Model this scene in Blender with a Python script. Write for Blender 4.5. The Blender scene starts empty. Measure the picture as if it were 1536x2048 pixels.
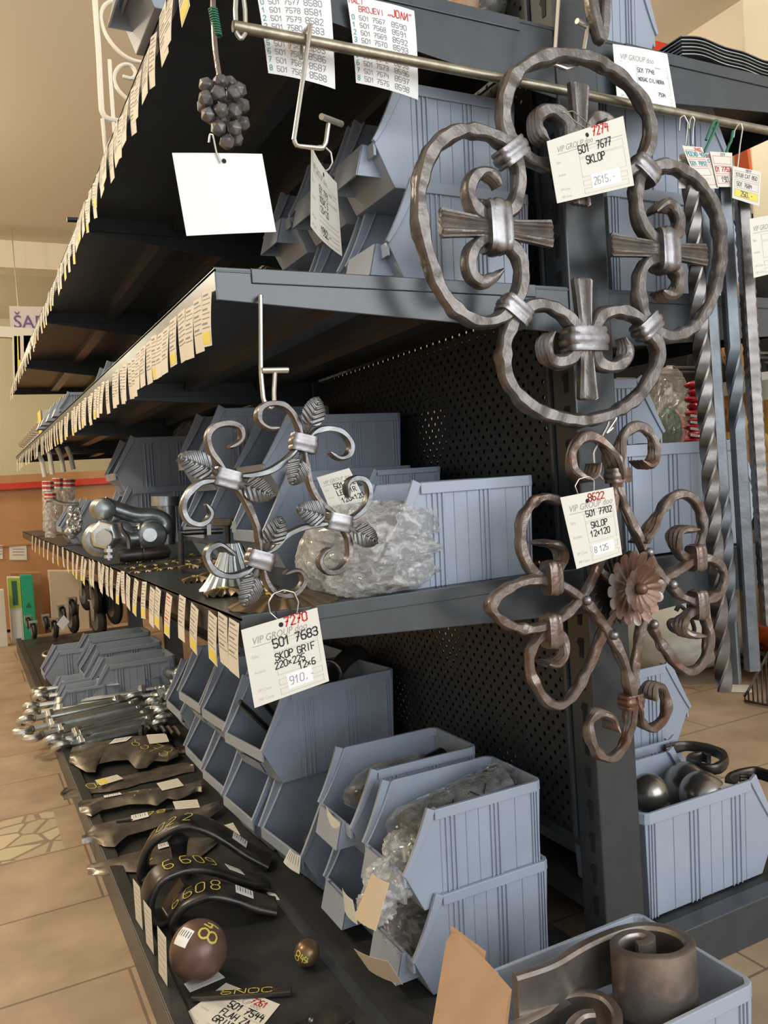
import bpy, bmesh, math, random
from mathutils import Vector, Matrix
random.seed(7)
C = bpy.context.scene.collection
SC = bpy.context.scene
CZ = 0.82                                  # lens height above the floor
# ------------------------------------------------------------------ camera
FPX = 1649.85
def _n(v): return Vector(v).normalized()
_YV = _n((-75-768, 1015-1024, FPX)); _XV = _n((4000-768, 738-1024, FPX))
_XV = (_XV - _YV*_XV.dot(_YV)).normalized()
_ZV = _XV.cross(_YV)
RW = Matrix((_XV, _YV, _ZV))               # camera (right, down, forward) -> world
cam_d = bpy.data.cameras.new('camera'); cam = bpy.data.objects.new('camera', cam_d); C.objects.link(cam)
cam_d.sensor_fit = 'VERTICAL'; cam_d.sensor_height = 24.0; cam_d.lens = FPX/2048*24.0
cam_d.clip_start = 0.02; cam_d.clip_end = 60
_r = RW @ Vector((1,0,0)); _u = RW @ Vector((0,-1,0)); _b = RW @ Vector((0,0,-1))
cam.matrix_world = Matrix(((_r.x,_u.x,_b.x,0),(_r.y,_u.y,_b.y,0),(_r.z,_u.z,_b.z,CZ),(0,0,0,1)))
SC.camera = cam
# ------------------------------------------------------------------ light
SC.view_settings.view_transform = 'Standard'; SC.view_settings.look = 'None'
SC.view_settings.gamma = 1.0; SC.view_settings.use_curve_mapping = False
SC.view_settings.exposure = 0.75
W = bpy.data.worlds.new('daylight'); SC.world = W; W.use_nodes = True
W.node_tree.nodes['Background'].inputs[0].default_value = (0.86, 0.93, 1.0, 1)
W.node_tree.nodes['Background'].inputs[1].default_value = 0.55
def area(name, loc, target, sx, sy, power, col):
    l = bpy.data.lights.new(name, 'AREA'); l.shape = 'RECTANGLE'; l.size = sx; l.size_y = sy
    l.energy = power; l.color = col
    o = bpy.data.objects.new(name, l); C.objects.link(o); o.location = loc
    o.rotation_euler = (Vector(target)-Vector(loc)).to_track_quat('-Z', 'Y').to_euler()
    return o
area('shop_window_light', (1.6, -2.6, 1.7), (1.0, 1.2, 0.9), 3.6, 2.2, 62, (0.93, 0.97, 1.0))
def lamp(loc, power, col, r=0.14):
    l = bpy.data.lights.new('ceiling_lamp_light', 'POINT'); l.energy = power; l.color = col; l.shadow_soft_size = r
    o = bpy.data.objects.new('ceiling_lamp_light', l); C.objects.link(o); o.location = loc
lamp((-1.3, 2.0, 2.35), 62, (1.0, 0.87, 0.68))
lamp((-1.3, 5.2, 2.35), 62, (1.0, 0.87, 0.68))
lamp((-0.9, 8.8, 2.3), 26, (1.0, 0.92, 0.70))
lamp((1.75, 1.75, 2.6), 26, (1.0, 0.90, 0.74))
lamp((2.3, 3.6, 2.7), 16, (1.0, 0.88, 0.70))

# ------------------------------------------------------------------ geometry helpers
def ray(px, py): return RW @ Vector(((px-768)/FPX, (py-1024)/FPX, 1.0))
def PY(px, py, Y): r = ray(px, py); k = Y/r.y; return Vector((r.x*k, Y, r.z*k+CZ))
def PX(px, py, X): r = ray(px, py); k = X/r.x; return Vector((X, r.y*k, r.z*k+CZ))
def PZ(px, py, z): r = ray(px, py); k = (z-CZ)/r.z; return Vector((r.x*k, r.y*k, z))
def PD(px, py, d): r = ray(px, py)*d; return Vector((r.x, r.y, r.z+CZ))
def PV(px, py, A, B):                      # vertical plane through A and B
    n = Vector((B.y-A.y, A.x-B.x, 0)); r = ray(px, py); k = (n.x*A.x+n.y*A.y)/(n.x*r.x+n.y*r.y)
    return Vector((r.x*k, r.y*k, r.z*k+CZ))
def scale_pts(pts, x0, y0, s): return [(x0+a/s, y0+b/s) for a, b in pts]

def smooth(pts, step):                     # Catmull-Rom resampled path
    pts = [Vector(p) for p in pts]; n = len(pts); out = []
    for i in range(n-1):
        p0 = pts[max(i-1,0)]; p1 = pts[i]; p2 = pts[i+1]; p3 = pts[min(i+2,n-1)]
        k = max(1, int(math.ceil((p2-p1).length/step)))
        for j in range(k):
            t = j/k; t2=t*t; t3=t2*t
            out.append(0.5*((2*p1)+(p2-p0)*t+(2*p0-5*p1+4*p2-p3)*t2+(3*p1-p0-3*p2+p3)*t3))
    out.append(pts[-1]); return out

class MB:
    def __init__(s): s.v=[]; s.f=[]
    def add(s, vs, fs):
        b=len(s.v); s.v += [Vector(v) for v in vs]; s.f += [tuple(b+i for i in f) for f in fs]; return s
    def box(s, a, b):
        x0,y0,z0=a; x1,y1,z1=b
        return s.add([(x0,y0,z0),(x1,y0,z0),(x1,y1,z0),(x0,y1,z0),(x0,y0,z1),(x1,y0,z1),(x1,y1,z1),(x0,y1,z1)],
            [(3,2,1,0),(4,5,6,7),(0,1,5,4),(1,2,6,5),(2,3,7,6),(3,0,4,7)])
    def obox(s, c, ax, ay, az):            # oriented box: centre and three half vectors
        c=Vector(c); ax=Vector(ax); ay=Vector(ay); az=Vector(az)
        vs=[c+i*ax+j*ay+k*az for k in (-1,1) for j,i in ((-1,-1),(-1,1),(1,1),(1,-1))]
        fs=[(3,2,1,0),(4,5,6,7),(0,1,5,4),(1,2,6,5),(2,3,7,6),(3,0,4,7)]
        if ax.cross(ay).dot(az) < 0: fs=[f[::-1] for f in fs]
        return s.add(vs, fs)
    def prism(s, poly, off):               # polygon extruded by a vector
        poly=[Vector(p) for p in poly]; off=Vector(off); n=len(poly)
        vs=poly+[p+off for p in poly]
        fs=[tuple(range(n))[::-1], tuple(range(n,2*n))]+[(i,(i+1)%n,n+(i+1)%n,n+i) for i in range(n)]
        return s.add(vs, fs)
    def loft(s, rings, cap=True, closed=True):
        n=len(rings[0]); vs=[p for r in rings for p in r]; fs=[]
        for i in range(len(rings)-1):
            for j in range(n if closed else n-1):
                k=(j+1)%n; fs.append((i*n+j, i*n+k, (i+1)*n+k, (i+1)*n+j))
        if cap and closed:
            fs.append(tuple(range(n))[::-1]); fs.append(tuple((len(rings)-1)*n+j for j in range(n)))
        return s.add(vs, fs)
    def tube(s, pts, r, n=8, step=None, closed=False):
        pts=[Vector(p) for p in pts]
        if step: pts=smooth(pts, step)
        rings=[]; up=None
        for i,p in enumerate(pts):
            if closed: t=(pts[(i+1)%len(pts)]-pts[i-1]).normalized()
            else: t=(pts[min(i+1,len(pts)-1)]-pts[max(i-1,0)]).normalized()
            if up is None:
                up=t.orthogonal().normalized()
            up=(up-t*up.dot(t)); up=up.normalized() if up.length>1e-6 else t.orthogonal().normalized()
            w=t.cross(up); rr=r(i/(len(pts)-1)) if callable(r) else r
            rings.append([p+rr*(math.cos(6.28318*k/n)*up+math.sin(6.28318*k/n)*w) for k in range(n)])
        if closed: rings.append(rings[0]); return s.loft(rings, cap=False)
        return s.loft(rings)
    def cyl(s, a, b, r, n=16, r2=None):
        a=Vector(a); b=Vector(b); t=(b-a).normalized(); u=t.orthogonal().normalized(); w=t.cross(u)
        r2=r if r2 is None else r2
        return s.loft([[a+r*(math.cos(6.28318*k/n)*u+math.sin(6.28318*k/n)*w) for k in range(n)],
                       [b+r2*(math.cos(6.28318*k/n)*u+math.sin(6.28318*k/n)*w) for k in range(n)]])
    def lathe(s, o, axis, prof, n=24):     # prof: (radius, height) pairs
        o=Vector(o); t=Vector(axis).normalized(); u=t.orthogonal().normalized(); w=t.cross(u)
        return s.loft([[o+t*h+max(r,1e-5)*(math.cos(6.28318*k/n)*u+math.sin(6.28318*k/n)*w) for k in range(n)] for r,h in prof])
    def ball(s, c, r, n=24, m=14, jit=0.0, sq=(1,1,1)):
        c=Vector(c); rings=[]
        for i in range(m+1):
            a=math.pi*i/m; rr=max(math.sin(a),1e-4)
            rings.append([c+Vector((sq[0]*rr*math.cos(6.28318*k/n)*r, sq[1]*rr*math.sin(6.28318*k/n)*r, -sq[2]*math.cos(a)*r))*(1+random.uniform(-jit,jit)) for k in range(n)])
        return s.loft(rings)
    def grid(s, fn, nu, nv, thick=None):   # fn(u,v) -> point ; optional thickness along the normal
        P=[[Vector(fn(i/nu, j/nv)) for j in range(nv+1)] for i in range(nu+1)]
        if thick is None:
            return s.add([p for r in P for p in r],[(i*(nv+1)+j,(i+1)*(nv+1)+j,(i+1)*(nv+1)+j+1,i*(nv+1)+j+1) for i in range(nu) for j in range(nv)])
        N=[]
        for i in range(nu+1):
            for j in range(nv+1):
                du=P[min(i+1,nu)][j]-P[max(i-1,0)][j]; dv=P[i][min(j+1,nv)]-P[i][max(j-1,0)]
                nn=du.cross(dv); N.append(nn.normalized() if nn.length>1e-12 else Vector((0,0,1)))
        a=[p for r in P for p in r]; b=[p-N[k]*thick for k,p in enumerate(a)]; m=len(a); w=nv+1; fs=[]
        for i in range(nu):
            for j in range(nv):
                q=(i*w+j,(i+1)*w+j,(i+1)*w+j+1,i*w+j+1); fs.append(q); fs.append(tuple(m+k for k in q[::-1]))
        for i in range(nu):
            fs.append((i*w, m+i*w, m+(i+1)*w, (i+1)*w)); fs.append((i*w+nv,(i+1)*w+nv, m+(i+1)*w+nv, m+i*w+nv))
        for j in range(nv):
            fs.append((j, j+1, m+j+1, m+j)); e=nu*w; fs.append((e+j, m+e+j, m+e+j+1, e+j+1))
        return s.add(a+b, fs)
    def sweep(s, pts, nrm, a, h, step=0.004, ham=0.0, ribs=0.0, riblen=0.05, flat=1.0, seed=0, endtaper=0.0):
        """bar with half thickness a in the plane and half width h along nrm; ribbed and widened towards its ends"""
        rnd=random.Random(seed); P=smooth(pts, step); nrm=Vector(nrm).normalized()
        L=[0.0]
        for i in range(1,len(P)): L.append(L[-1]+(P[i]-P[i-1]).length)
        T=L[-1]; rings=[]; K=9; ph=[rnd.random()*6.28 for _ in range(6)]
        for i,p in enumerate(P):
            t=(P[min(i+1,len(P)-1)]-P[max(i-1,0)]).normalized(); n=nrm-t*nrm.dot(t); n.normalize(); q=t.cross(n)
            e=min(L[i], T-L[i]); r=0.0
            if ribs: r=ribs*max(0.0, min(1.0, 1.0-(e-riblen*0.6)/(riblen*0.4)))
            def nz(k,lam):
                g=L[i]/lam+ph[k]*9; b0=math.floor(g); fr=g-b0; fr=fr*fr*(3-2*fr)
                h0=math.sin(b0*127.1+k*31.7)*43758.5; h1=math.sin((b0+1)*127.1+k*31.7)*43758.5
                return ((h0-math.floor(h0))*(1-fr)+(h1-math.floor(h1))*fr)*2-1
            hm=1+ham*nz(0,0.013)*1.1; hn=1+ham*nz(2,0.016)*1.1
            aa=a*hm*(1-0.25*(1 if r>0 else 0)*r); hh=h*hn*(1+(flat-1)*r)
            if endtaper and e<endtaper: aa*=0.45+0.55*e/endtaper
            ring=[]
            for sgn in (1,-1):
                for k in range(K):
                    w=-1+2*k/(K-1); rib=1-0.55*r*(0.5+0.5*math.cos(w*math.pi*4)) if r>0 else 1
                    rd=(1-0.35*abs(w)**4)
                    off=ham*aa*0.55*nz(3 if (k<4)==(sgn>0) else 5,0.015)
                    ring.append(p+q*sgn*(aa*rib*rd+off)+n*hh*w*sgn)
            rings.append(ring)
        return s.loft(rings)
    def build(s, name, m, parent=None, smooth_=True, bevel=0.0, origin=None, auto=None):
        me=bpy.data.meshes.new(name); o0=Vector((0,0,0))
        q=parent
        while q is not None: o0=o0+q.location; q=q.parent
        if origin is not None: o0=Vector(origin)
        me.from_pydata([tuple(v-o0) for v in s.v],[],s.f); me.update()
        if not smooth_: pass
        else:
            for p in me.polygons: p.use_smooth=True
            try: me.set_sharp_from_angle(angle=math.radians(auto or 35))
            except Exception: pass
        me.materials.append(m)
        o=bpy.data.objects.new(name, me); C.objects.link(o)
        if parent is not None: o.parent=parent
        elif origin is not None: o.location=origin
        if bevel:
            b=o.modifiers.new('bevel','BEVEL'); b.width=bevel; b.segments=2; b.limit_method='ANGLE'; b.angle_limit=0.7
        return o

def thing(name, label, cat, loc=(0,0,0), group=None):
    o=bpy.data.objects.new(name, None); C.objects.link(o); o.location=loc; o.empty_display_size=0.02
    o['label']=label; o['category']=cat
    if group: o['group']=group
    return o
def tag(o, label, cat, group=None):
    o['label']=label; o['category']=cat
    if group: o['group']=group
    return o
def struct(o): o['kind']='structure'; return o
def copy_tree(o, parent=None):
    c=o.copy(); C.objects.link(c)
    if parent is not None: c.parent=parent
    for ch in [x for x in o.children]: copy_tree(ch, c)
    return c

# ------------------------------------------------------------------ materials
def mat(name, col, rough=0.5, metal=0.0, col2=None, nscale=20, bump=0.0, bscale=None, rough2=None, thr=(0.4,0.65), spec=0.5):
    m=bpy.data.materials.new(name); m.use_nodes=True; nt=m.node_tree; bs=nt.nodes['Principled BSDF']
    bs.inputs['Base Color'].default_value=(*col,1); bs.inputs['Roughness'].default_value=rough; bs.inputs['Metallic'].default_value=metal
    bs.inputs['Specular IOR Level'].default_value=spec
    tc=nt.nodes.new('ShaderNodeTexCoord')
    if col2 is not None or rough2 is not None:
        no=nt.nodes.new('ShaderNodeTexNoise'); no.inputs['Scale'].default_value=nscale; no.inputs['Detail'].default_value=6
        nt.links.new(tc.outputs['Object'], no.inputs['Vector'])
        rp=nt.nodes.new('ShaderNodeValToRGB'); rp.color_ramp.elements[0].position=thr[0]; rp.color_ramp.elements[1].position=thr[1]
        nt.links.new(no.outputs['Fac'], rp.inputs['Fac'])
        if col2 is not None:
            mx=nt.nodes.new('ShaderNodeMix'); mx.data_type='RGBA'; mx.inputs[6].default_value=(*col,1); mx.inputs[7].default_value=(*col2,1)
            nt.links.new(rp.outputs['Color'], mx.inputs[0]); nt.links.new(mx.outputs[2], bs.inputs['Base Color'])
        if rough2 is not None:
            mr=nt.nodes.new('ShaderNodeMapRange'); mr.inputs[3].default_value=rough; mr.inputs[4].default_value=rough2
            nt.links.new(rp.outputs['Color'], mr.inputs[0]); nt.links.new(mr.outputs[0], bs.inputs['Roughness'])
    if bump:
        n2=nt.nodes.new('ShaderNodeTexNoise'); n2.inputs['Scale'].default_value=bscale or nscale*4; n2.inputs['Detail'].default_value=4
        nt.links.new(tc.outputs['Object'], n2.inputs['Vector'])
        b=nt.nodes.new('ShaderNodeBump'); b.inputs['Strength'].default_value=bump; b.inputs['Distance'].default_value=0.004
        nt.links.new(n2.outputs['Fac'], b.inputs['Height']); nt.links.new(b.outputs['Normal'], bs.inputs['Normal'])
    return m
def film(name, tint=(0.9,0.9,0.88), lo=0.10, hi=0.65, rough=0.10, scale=28, transl=0.25, gloss=0.3):
    """crumpled clear plastic: mostly see-through, creases catch the light"""
    m=bpy.data.materials.new(name); m.use_nodes=True; nt=m.node_tree; N=nt.nodes; L=nt.links; bs=N['Principled BSDF']
    bs.inputs['Base Color'].default_value=(*tint,1); bs.inputs['Roughness'].default_value=rough; bs.inputs['Specular IOR Level'].default_value=1.0
    tc=N.new('ShaderNodeTexCoord'); no=N.new('ShaderNodeTexNoise'); no.inputs['Scale'].default_value=scale; no.inputs['Detail'].default_value=5; no.inputs['Distortion'].default_value=1.6
    L.new(tc.outputs['Object'], no.inputs['Vector'])
    vo=N.new('ShaderNodeTexVoronoi'); vo.feature='DISTANCE_TO_EDGE'; vo.inputs['Scale'].default_value=scale*1.5
    mxv=N.new('ShaderNodeMix'); mxv.data_type='VECTOR'; mxv.inputs[0].default_value=0.12; L.new(tc.outputs['Object'], mxv.inputs[4]); L.new(no.outputs['Color'], mxv.inputs[5]); L.new(mxv.outputs[1], vo.inputs['Vector'])
    ad=N.new('ShaderNodeMath'); ad.operation='ADD'; L.new(no.outputs['Fac'], ad.inputs[0]); L.new(vo.outputs['Distance'], ad.inputs[1])
    bp=N.new('ShaderNodeBump'); bp.inputs['Strength'].default_value=1.0; bp.inputs['Distance'].default_value=0.012; L.new(ad.outputs[0], bp.inputs['Height'])
    mr=N.new('ShaderNodeMapRange'); mr.inputs[1].default_value=0.42; mr.inputs[2].default_value=0.70; mr.inputs[3].default_value=lo; mr.inputs[4].default_value=hi; L.new(no.outputs['Fac'], mr.inputs[0])
    tr=N.new('ShaderNodeBsdfTransparent'); gl=N.new('ShaderNodeBsdfGlossy'); gl.inputs['Roughness'].default_value=rough; L.new(bp.outputs['Normal'], gl.inputs['Normal'])
    m1=N.new('ShaderNodeMixShader'); m1.inputs[0].default_value=gloss; L.new(tr.outputs[0], m1.inputs[1]); L.new(gl.outputs[0], m1.inputs[2])
    m2=N.new('ShaderNodeMixShader'); L.new(mr.outputs[0], m2.inputs[0]); L.new(m1.outputs[0], m2.inputs[1])
    tl=N.new('ShaderNodeBsdfTranslucent'); tl.inputs[0].default_value=(*tint,1); m3=N.new('ShaderNodeMixShader'); m3.inputs[0].default_value=transl; L.new(bs.outputs[0], m3.inputs[1]); L.new(tl.outputs[0], m3.inputs[2]); L.new(m3.outputs[0], m2.inputs[2]); L.new(m2.outputs[0], N['Material Output'].inputs['Surface'])
    return m
M={}
M['bin']=mat('blue_grey_plastic',(0.345,0.388,0.462),0.36,0,(0.315,0.355,0.425),9,0.02,200)
M['shelf']=mat('anthracite_metal',(0.028,0.032,0.035),0.34,0,(0.036,0.040,0.043),30,0.02,160,spec=0.6)
M['shelf_face']=mat('anthracite_shelf_end',(0.036,0.042,0.047),0.28,0,(0.044,0.051,0.057),25,0.02,120,spec=0.7)
M['deck']=mat('dusty_black_deck',(0.022,0.023,0.023),0.48,0,(0.045,0.043,0.038),14,0.02,thr=(0.5,0.8))
M['dark']=mat('black_recess',(0.01,0.01,0.01),0.8)
M['iron']=mat('hammered_iron',(0.185,0.165,0.15),0.38,0.7,(0.125,0.107,0.096),35,0.25,120)
M['iron_rust']=mat('rusty_hammered_iron',(0.205,0.168,0.145),0.34,0.7,(0.175,0.095,0.066),26,0.3,110,thr=(0.5,0.68))
M['rosette']=mat('rust_brown_sheet',(0.165,0.092,0.066),0.36,0.6,(0.29,0.26,0.235),20,0.2,90,thr=(0.48,0.6))
M['steel']=mat('bare_steel_strap',(0.29,0.275,0.275),0.34,0.85,(0.18,0.165,0.165),40,0.1,120)
M['leafsteel']=mat('grey_pressed_steel',(0.23,0.23,0.23),0.33,0.85,(0.13,0.128,0.125),40,0.1,140)
M['darksteel']=mat('dark_rolled_steel',(0.055,0.055,0.055),0.3,0.75,(0.11,0.09,0.075),22,0.1,100,rough2=0.45)
M['bluesteel']=mat('blue_grey_square_bar',(0.15,0.165,0.18),0.38,0.6,(0.11,0.12,0.13),25,0.1,100)
M['volute']=mat('heat_brown_steel',(0.36,0.31,0.27),0.36,0.75,(0.19,0.16,0.14),14,0.2,60)
M['zinc']=mat('zinc_plated_steel',(0.78,0.79,0.76),0.30,0.9,(0.6,0.62,0.6),30,0.05,100)
M['zincdull']=mat('galvanised_steel',(0.46,0.49,0.49),0.35,0.85,(0.32,0.35,0.35),25,0.15,80)
M['wire']=mat('bright_wire',(0.55,0.52,0.46),0.3,0.9)
M['rod']=mat('yellowed_steel_rod',(0.36,0.33,0.25),0.38,0.8,(0.25,0.22,0.16),40,0.1)
M['plate']=mat('bronzed_sheet_plate',(0.30,0.27,0.225),0.33,0.7,(0.19,0.165,0.14),30,0.15,80)
M['rustball']=mat('rust_brown_ball',(0.14,0.075,0.055),0.34,0.3,(0.20,0.12,0.09),10,0.05,60)
M['ball']=mat('dark_steel_ball',(0.30,0.28,0.25),0.26,0.85,(0.20,0.185,0.165),8)
M['card']=mat('cream_card',(0.73,0.70,0.61),0.7)
M['paper']=mat('white_paper',(0.84,0.84,0.83),0.7)
M['label']=mat('cream_label_paper',(0.72,0.68,0.59),0.7)
M['yellow']=mat('yellow_highlighter',(0.80,0.66,0.12),0.7)
M['ink']=mat('black_marker',(0.012,0.012,0.015),0.6)
M['ballpoint']=mat('grey_ballpoint',(0.24,0.23,0.24),0.7)
M['red']=mat('red_marker',(0.62,0.03,0.025),0.6)
M['teal']=mat('teal_marker',(0.02,0.30,0.33),0.6)
M['print']=mat('brown_grey_print',(0.36,0.29,0.25),0.7)
M['printpale']=mat('pale_print',(0.56,0.50,0.42),0.7)
M['chalk']=mat('yellow_chalk',(0.62,0.52,0.10),0.7)
M['band']=mat('ochre_stripe',(0.72,0.50,0.30),0.7)
M['purple']=mat('violet_lettering',(0.16,0.09,0.26),0.6)
M['greenwire']=mat('green_wire',(0.03,0.16,0.09),0.5)
M['film']=film('clear_film',lo=0.0,hi=0.16,rough=0.07,scale=40,gloss=0.26)
M['filmwhite']=film('crumpled_clear_film',(0.97,0.96,0.94),0.16,0.72,0.10,48,0.35,0.45)
M['cardboard']=mat('brown_cardboard',(0.40,0.22,0.105),0.75,0,(0.36,0.20,0.09),30)
M['cardpale']=mat('pale_card_tab',(0.66,0.54,0.40),0.7)
M['woodp']=mat('beech_panel',(0.52,0.27,0.12),0.5,0,(0.46,0.235,0.10),6)
M['redtrim']=mat('red_edge_trim',(0.60,0.045,0.02),0.45)
M['whitepaint']=mat('cream_white_paint',(0.72,0.70,0.62),0.4)
M['rubber']=mat('black_rubber',(0.02,0.02,0.022),0.45)
M['green']=mat('green_card_box',(0.02,0.42,0.24),0.5)
M['lime']=mat('lime_card_box',(0.42,0.55,0.05),0.5)
M['gloveyellow']=mat('yellow_leather',(0.80,0.43,0.09),0.7,0,(0.66,0.33,0.07),20,0.3,40)
M['orange']=mat('orange_plastic',(0.70,0.12,0.03),0.45)
M['peach']=mat('peach_fabric',(0.75,0.42,0.22),0.8,0,(0.65,0.34,0.16),20,0.3,40)
M['redgoods']=mat('dark_red_goods',(0.38,0.02,0.03),0.3)
M['greencloth']=mat('green_cloth',(0.04,0.14,0.09),0.7)
M['sack']=mat('off_white_sack',(0.55,0.52,0.44),0.6,0,(0.45,0.42,0.36),12,0.3,30)
M['blue']=mat('blue_plastic',(0.02,0.08,0.36),0.4)
# ------------------------------------------------------------------ room
def floor_mat():
    m=bpy.data.materials.new('stone_floor_tiles'); m.use_nodes=True; nt=m.node_tree; N=nt.nodes; L=nt.links; bs=N['Principled BSDF']
    tc=N.new('ShaderNodeTexCoord'); mp=N.new('ShaderNodeMapping'); mp.inputs['Location'].default_value=(0.1,-1.775,0)
    L.new(tc.outputs['Object'], mp.inputs['Vector'])
    br=N.new('ShaderNodeTexBrick'); br.inputs['Scale'].default_value=1; br.inputs['Brick Width'].default_value=0.59; br.inputs['Row Height'].default_value=0.295
    br.inputs['Mortar Size'].default_value=0.003; br.inputs['Mortar Smooth'].default_value=0.3; br.inputs['Bias'].default_value=0
    br.inputs['Color1'].default_value=(0.43,0.33,0.225,1); br.inputs['Color2'].default_value=(0.40,0.295,0.21,1); br.inputs['Mortar'].default_value=(0.19,0.14,0.10,1)
    L.new(mp.outputs['Vector'], br.inputs['Vector'])
    no=N.new('ShaderNodeTexNoise'); no.inputs['Scale'].default_value=7; no.inputs['Detail'].default_value=8; L.new(tc.outputs['Object'], no.inputs['Vector'])
    rp=N.new('ShaderNodeValToRGB'); rp.color_ramp.elements[0].position=0.35; rp.color_ramp.elements[0].color=(0.78,0.74,0.70,1); rp.color_ramp.elements[1].position=0.7; rp.color_ramp.elements[1].color=(1.12,1.12,1.08,1)
    L.new(no.outputs['Fac'], rp.inputs['Fac'])
    mu=N.new('ShaderNodeMix'); mu.data_type='RGBA'; mu.blend_type='MULTIPLY'; mu.inputs[0].default_value=1
    L.new(br.outputs['Color'], mu.inputs[6]); L.new(rp.outputs['Color'], mu.inputs[7])
    # strip of crazy paving in the left aisle
    vo=N.new('ShaderNodeTexVoronoi'); vo.feature='DISTANCE_TO_EDGE'; vo.inputs['Scale'].default_value=13; L.new(tc.outputs['Object'], vo.inputs['Vector'])
    lt=N.new('ShaderNodeMath'); lt.operation='LESS_THAN'; lt.inputs[1].default_value=0.05; L.new(vo.outputs['Distance'], lt.inputs[0])
    vc=N.new('ShaderNodeTexVoronoi'); vc.inputs['Scale'].default_value=13; L.new(tc.outputs['Object'], vc.inputs['Vector'])
    bw=N.new('ShaderNodeValToRGB'); bw.color_ramp.elements[0].color=(0.42,0.33,0.22,1); bw.color_ramp.elements[1].color=(0.62,0.52,0.34,1); L.new(vc.outputs['Color'], bw.inputs['Fac'])
    cr=N.new('ShaderNodeMix'); cr.data_type='RGBA'; L.new(lt.outputs[0], cr.inputs[0]); L.new(bw.outputs['Color'], cr.inputs[6]); cr.inputs[7].default_value=(0.27,0.20,0.14,1)
    sp=N.new('ShaderNodeSeparateXYZ'); L.new(tc.outputs['Object'], sp.inputs[0])
    def cmp(axis, op, val):
        n=N.new('ShaderNodeMath'); n.operation=op; n.inputs[1].default_value=val; L.new(sp.outputs[axis], n.inputs[0]); return n
    a=cmp('X','LESS_THAN',0.15); b=cmp('Y','GREATER_THAN',2.078); c=cmp('Y','LESS_THAN',2.358)
    ab=N.new('ShaderNodeMath'); ab.operation='MULTIPLY'; L.new(a.outputs[0],ab.inputs[0]); L.new(b.outputs[0],ab.inputs[1])
    abc=N.new('ShaderNodeMath'); abc.operation='MULTIPLY'; L.new(ab.outputs[0],abc.inputs[0]); L.new(c.outputs[0],abc.inputs[1])
    fi=N.new('ShaderNodeMix'); fi.data_type='RGBA'; L.new(abc.outputs[0], fi.inputs[0]); L.new(mu.outputs[2], fi.inputs[6]); L.new(cr.outputs[2], fi.inputs[7])
    L.new(fi.outputs[2], bs.inputs['Base Color']); bs.inputs['Roughness'].default_value=0.42
    return m
def peg_mat(shift=0.0):
    m=mat('perforated_panel',(0.026,0.028,0.030),0.5,0,(0.032,0.034,0.037),20); nt=m.node_tree; N=nt.nodes; L=nt.links; bs=N['Principled BSDF']
    tc=N.new('ShaderNodeTexCoord'); sp=N.new('ShaderNodeSeparateXYZ'); L.new(tc.outputs['Object'], sp.inputs[0])
    def mth(op,a,b=None):
        n=N.new('ShaderNodeMath'); n.operation=op
        for k,v in ((0,a),(1,b)):
            if v is None: continue
            if isinstance(v,(int,float)): n.inputs[k].default_value=v
            else: L.new(v, n.inputs[k])
        return n.outputs[0]
    zr=mth('ADD', mth('DIVIDE', sp.outputs['Z'], 0.0125), shift); row=mth('FLOOR', zr); zf=mth('SUBTRACT', mth('FRACT', zr), 0.5)
    sh=mth('MULTIPLY', mth('MODULO', row, 2), 0.5)
    yf=mth('SUBTRACT', mth('FRACT', mth('ADD', mth('DIVIDE', sp.outputs['Y'], 0.025), sh)), 0.5)
    d=mth('ADD', mth('POWER', mth('MULTIPLY', yf, 0.025), 2), mth('POWER', mth('MULTIPLY', zf, 0.0125), 2))
    hole=mth('LESS_THAN', d, 0.0035**2)
    tr=N.new('ShaderNodeBsdfTransparent'); mx=N.new('ShaderNodeMixShader'); L.new(hole, mx.inputs[0]); L.new(bs.outputs[0], mx.inputs[1]); L.new(tr.outputs[0], mx.inputs[2])
    L.new(mx.outputs[0], N['Material Output'].inputs['Surface']); return m
M['floor']=floor_mat(); M['peg']=peg_mat(); M['peg_rear']=peg_mat(0.5)
M['ceil']=mat('tan_ceiling_paint',(0.72,0.645,0.52),0.8); M['wallf']=mat('olive_cream_wall',(0.60,0.55,0.38),0.8); M['wallr']=mat('cream_wall',(0.80,0.74,0.56),0.8); M['beam']=mat('cream_beam',(0.80,0.72,0.55),0.8)
struct(MB().box((-4,-3,-0.1),(3.75,10,0)).build('floor',M['floor'],smooth_=False))
struct(MB().box((-4,-1.0,3.07),(3.75,7.75,3.17)).build('ceiling',M['ceil'],smooth_=False))
struct(MB().box((-4,7.75,2.84),(3.75,8.0,3.17)).build('trim_1',M['beam'],smooth_=False))
struct(MB().box((-4,8.0,2.84),(3.75,10,2.94)).build('trim_2',M['ceil'],smooth_=False))
struct(MB().box((-4,9.9,0),(3.75,10,2.84)).build('wall_back',M['wallf'],smooth_=False))
struct(MB().box((3.63,-1,0),(3.75,9.9,3.07)).build('wall_right',M['ceil'],smooth_=False))
struct(MB().box((-4.1,-1,0),(-4,9.9,3.07)).build('wall_left',M['wallf'],smooth_=False))
struct(MB().box((3.30,1.7,0),(3.63,2.585,3.07)).build('trim_3',M['wallr'],smooth_=False))
_p=PY(1503,291,1.88)
struct(MB().box((_p.x,1.80,0),(_p.x+0.45,1.88,_p.z)).build('trim_4',M['wallr'],smooth_=False))

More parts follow.
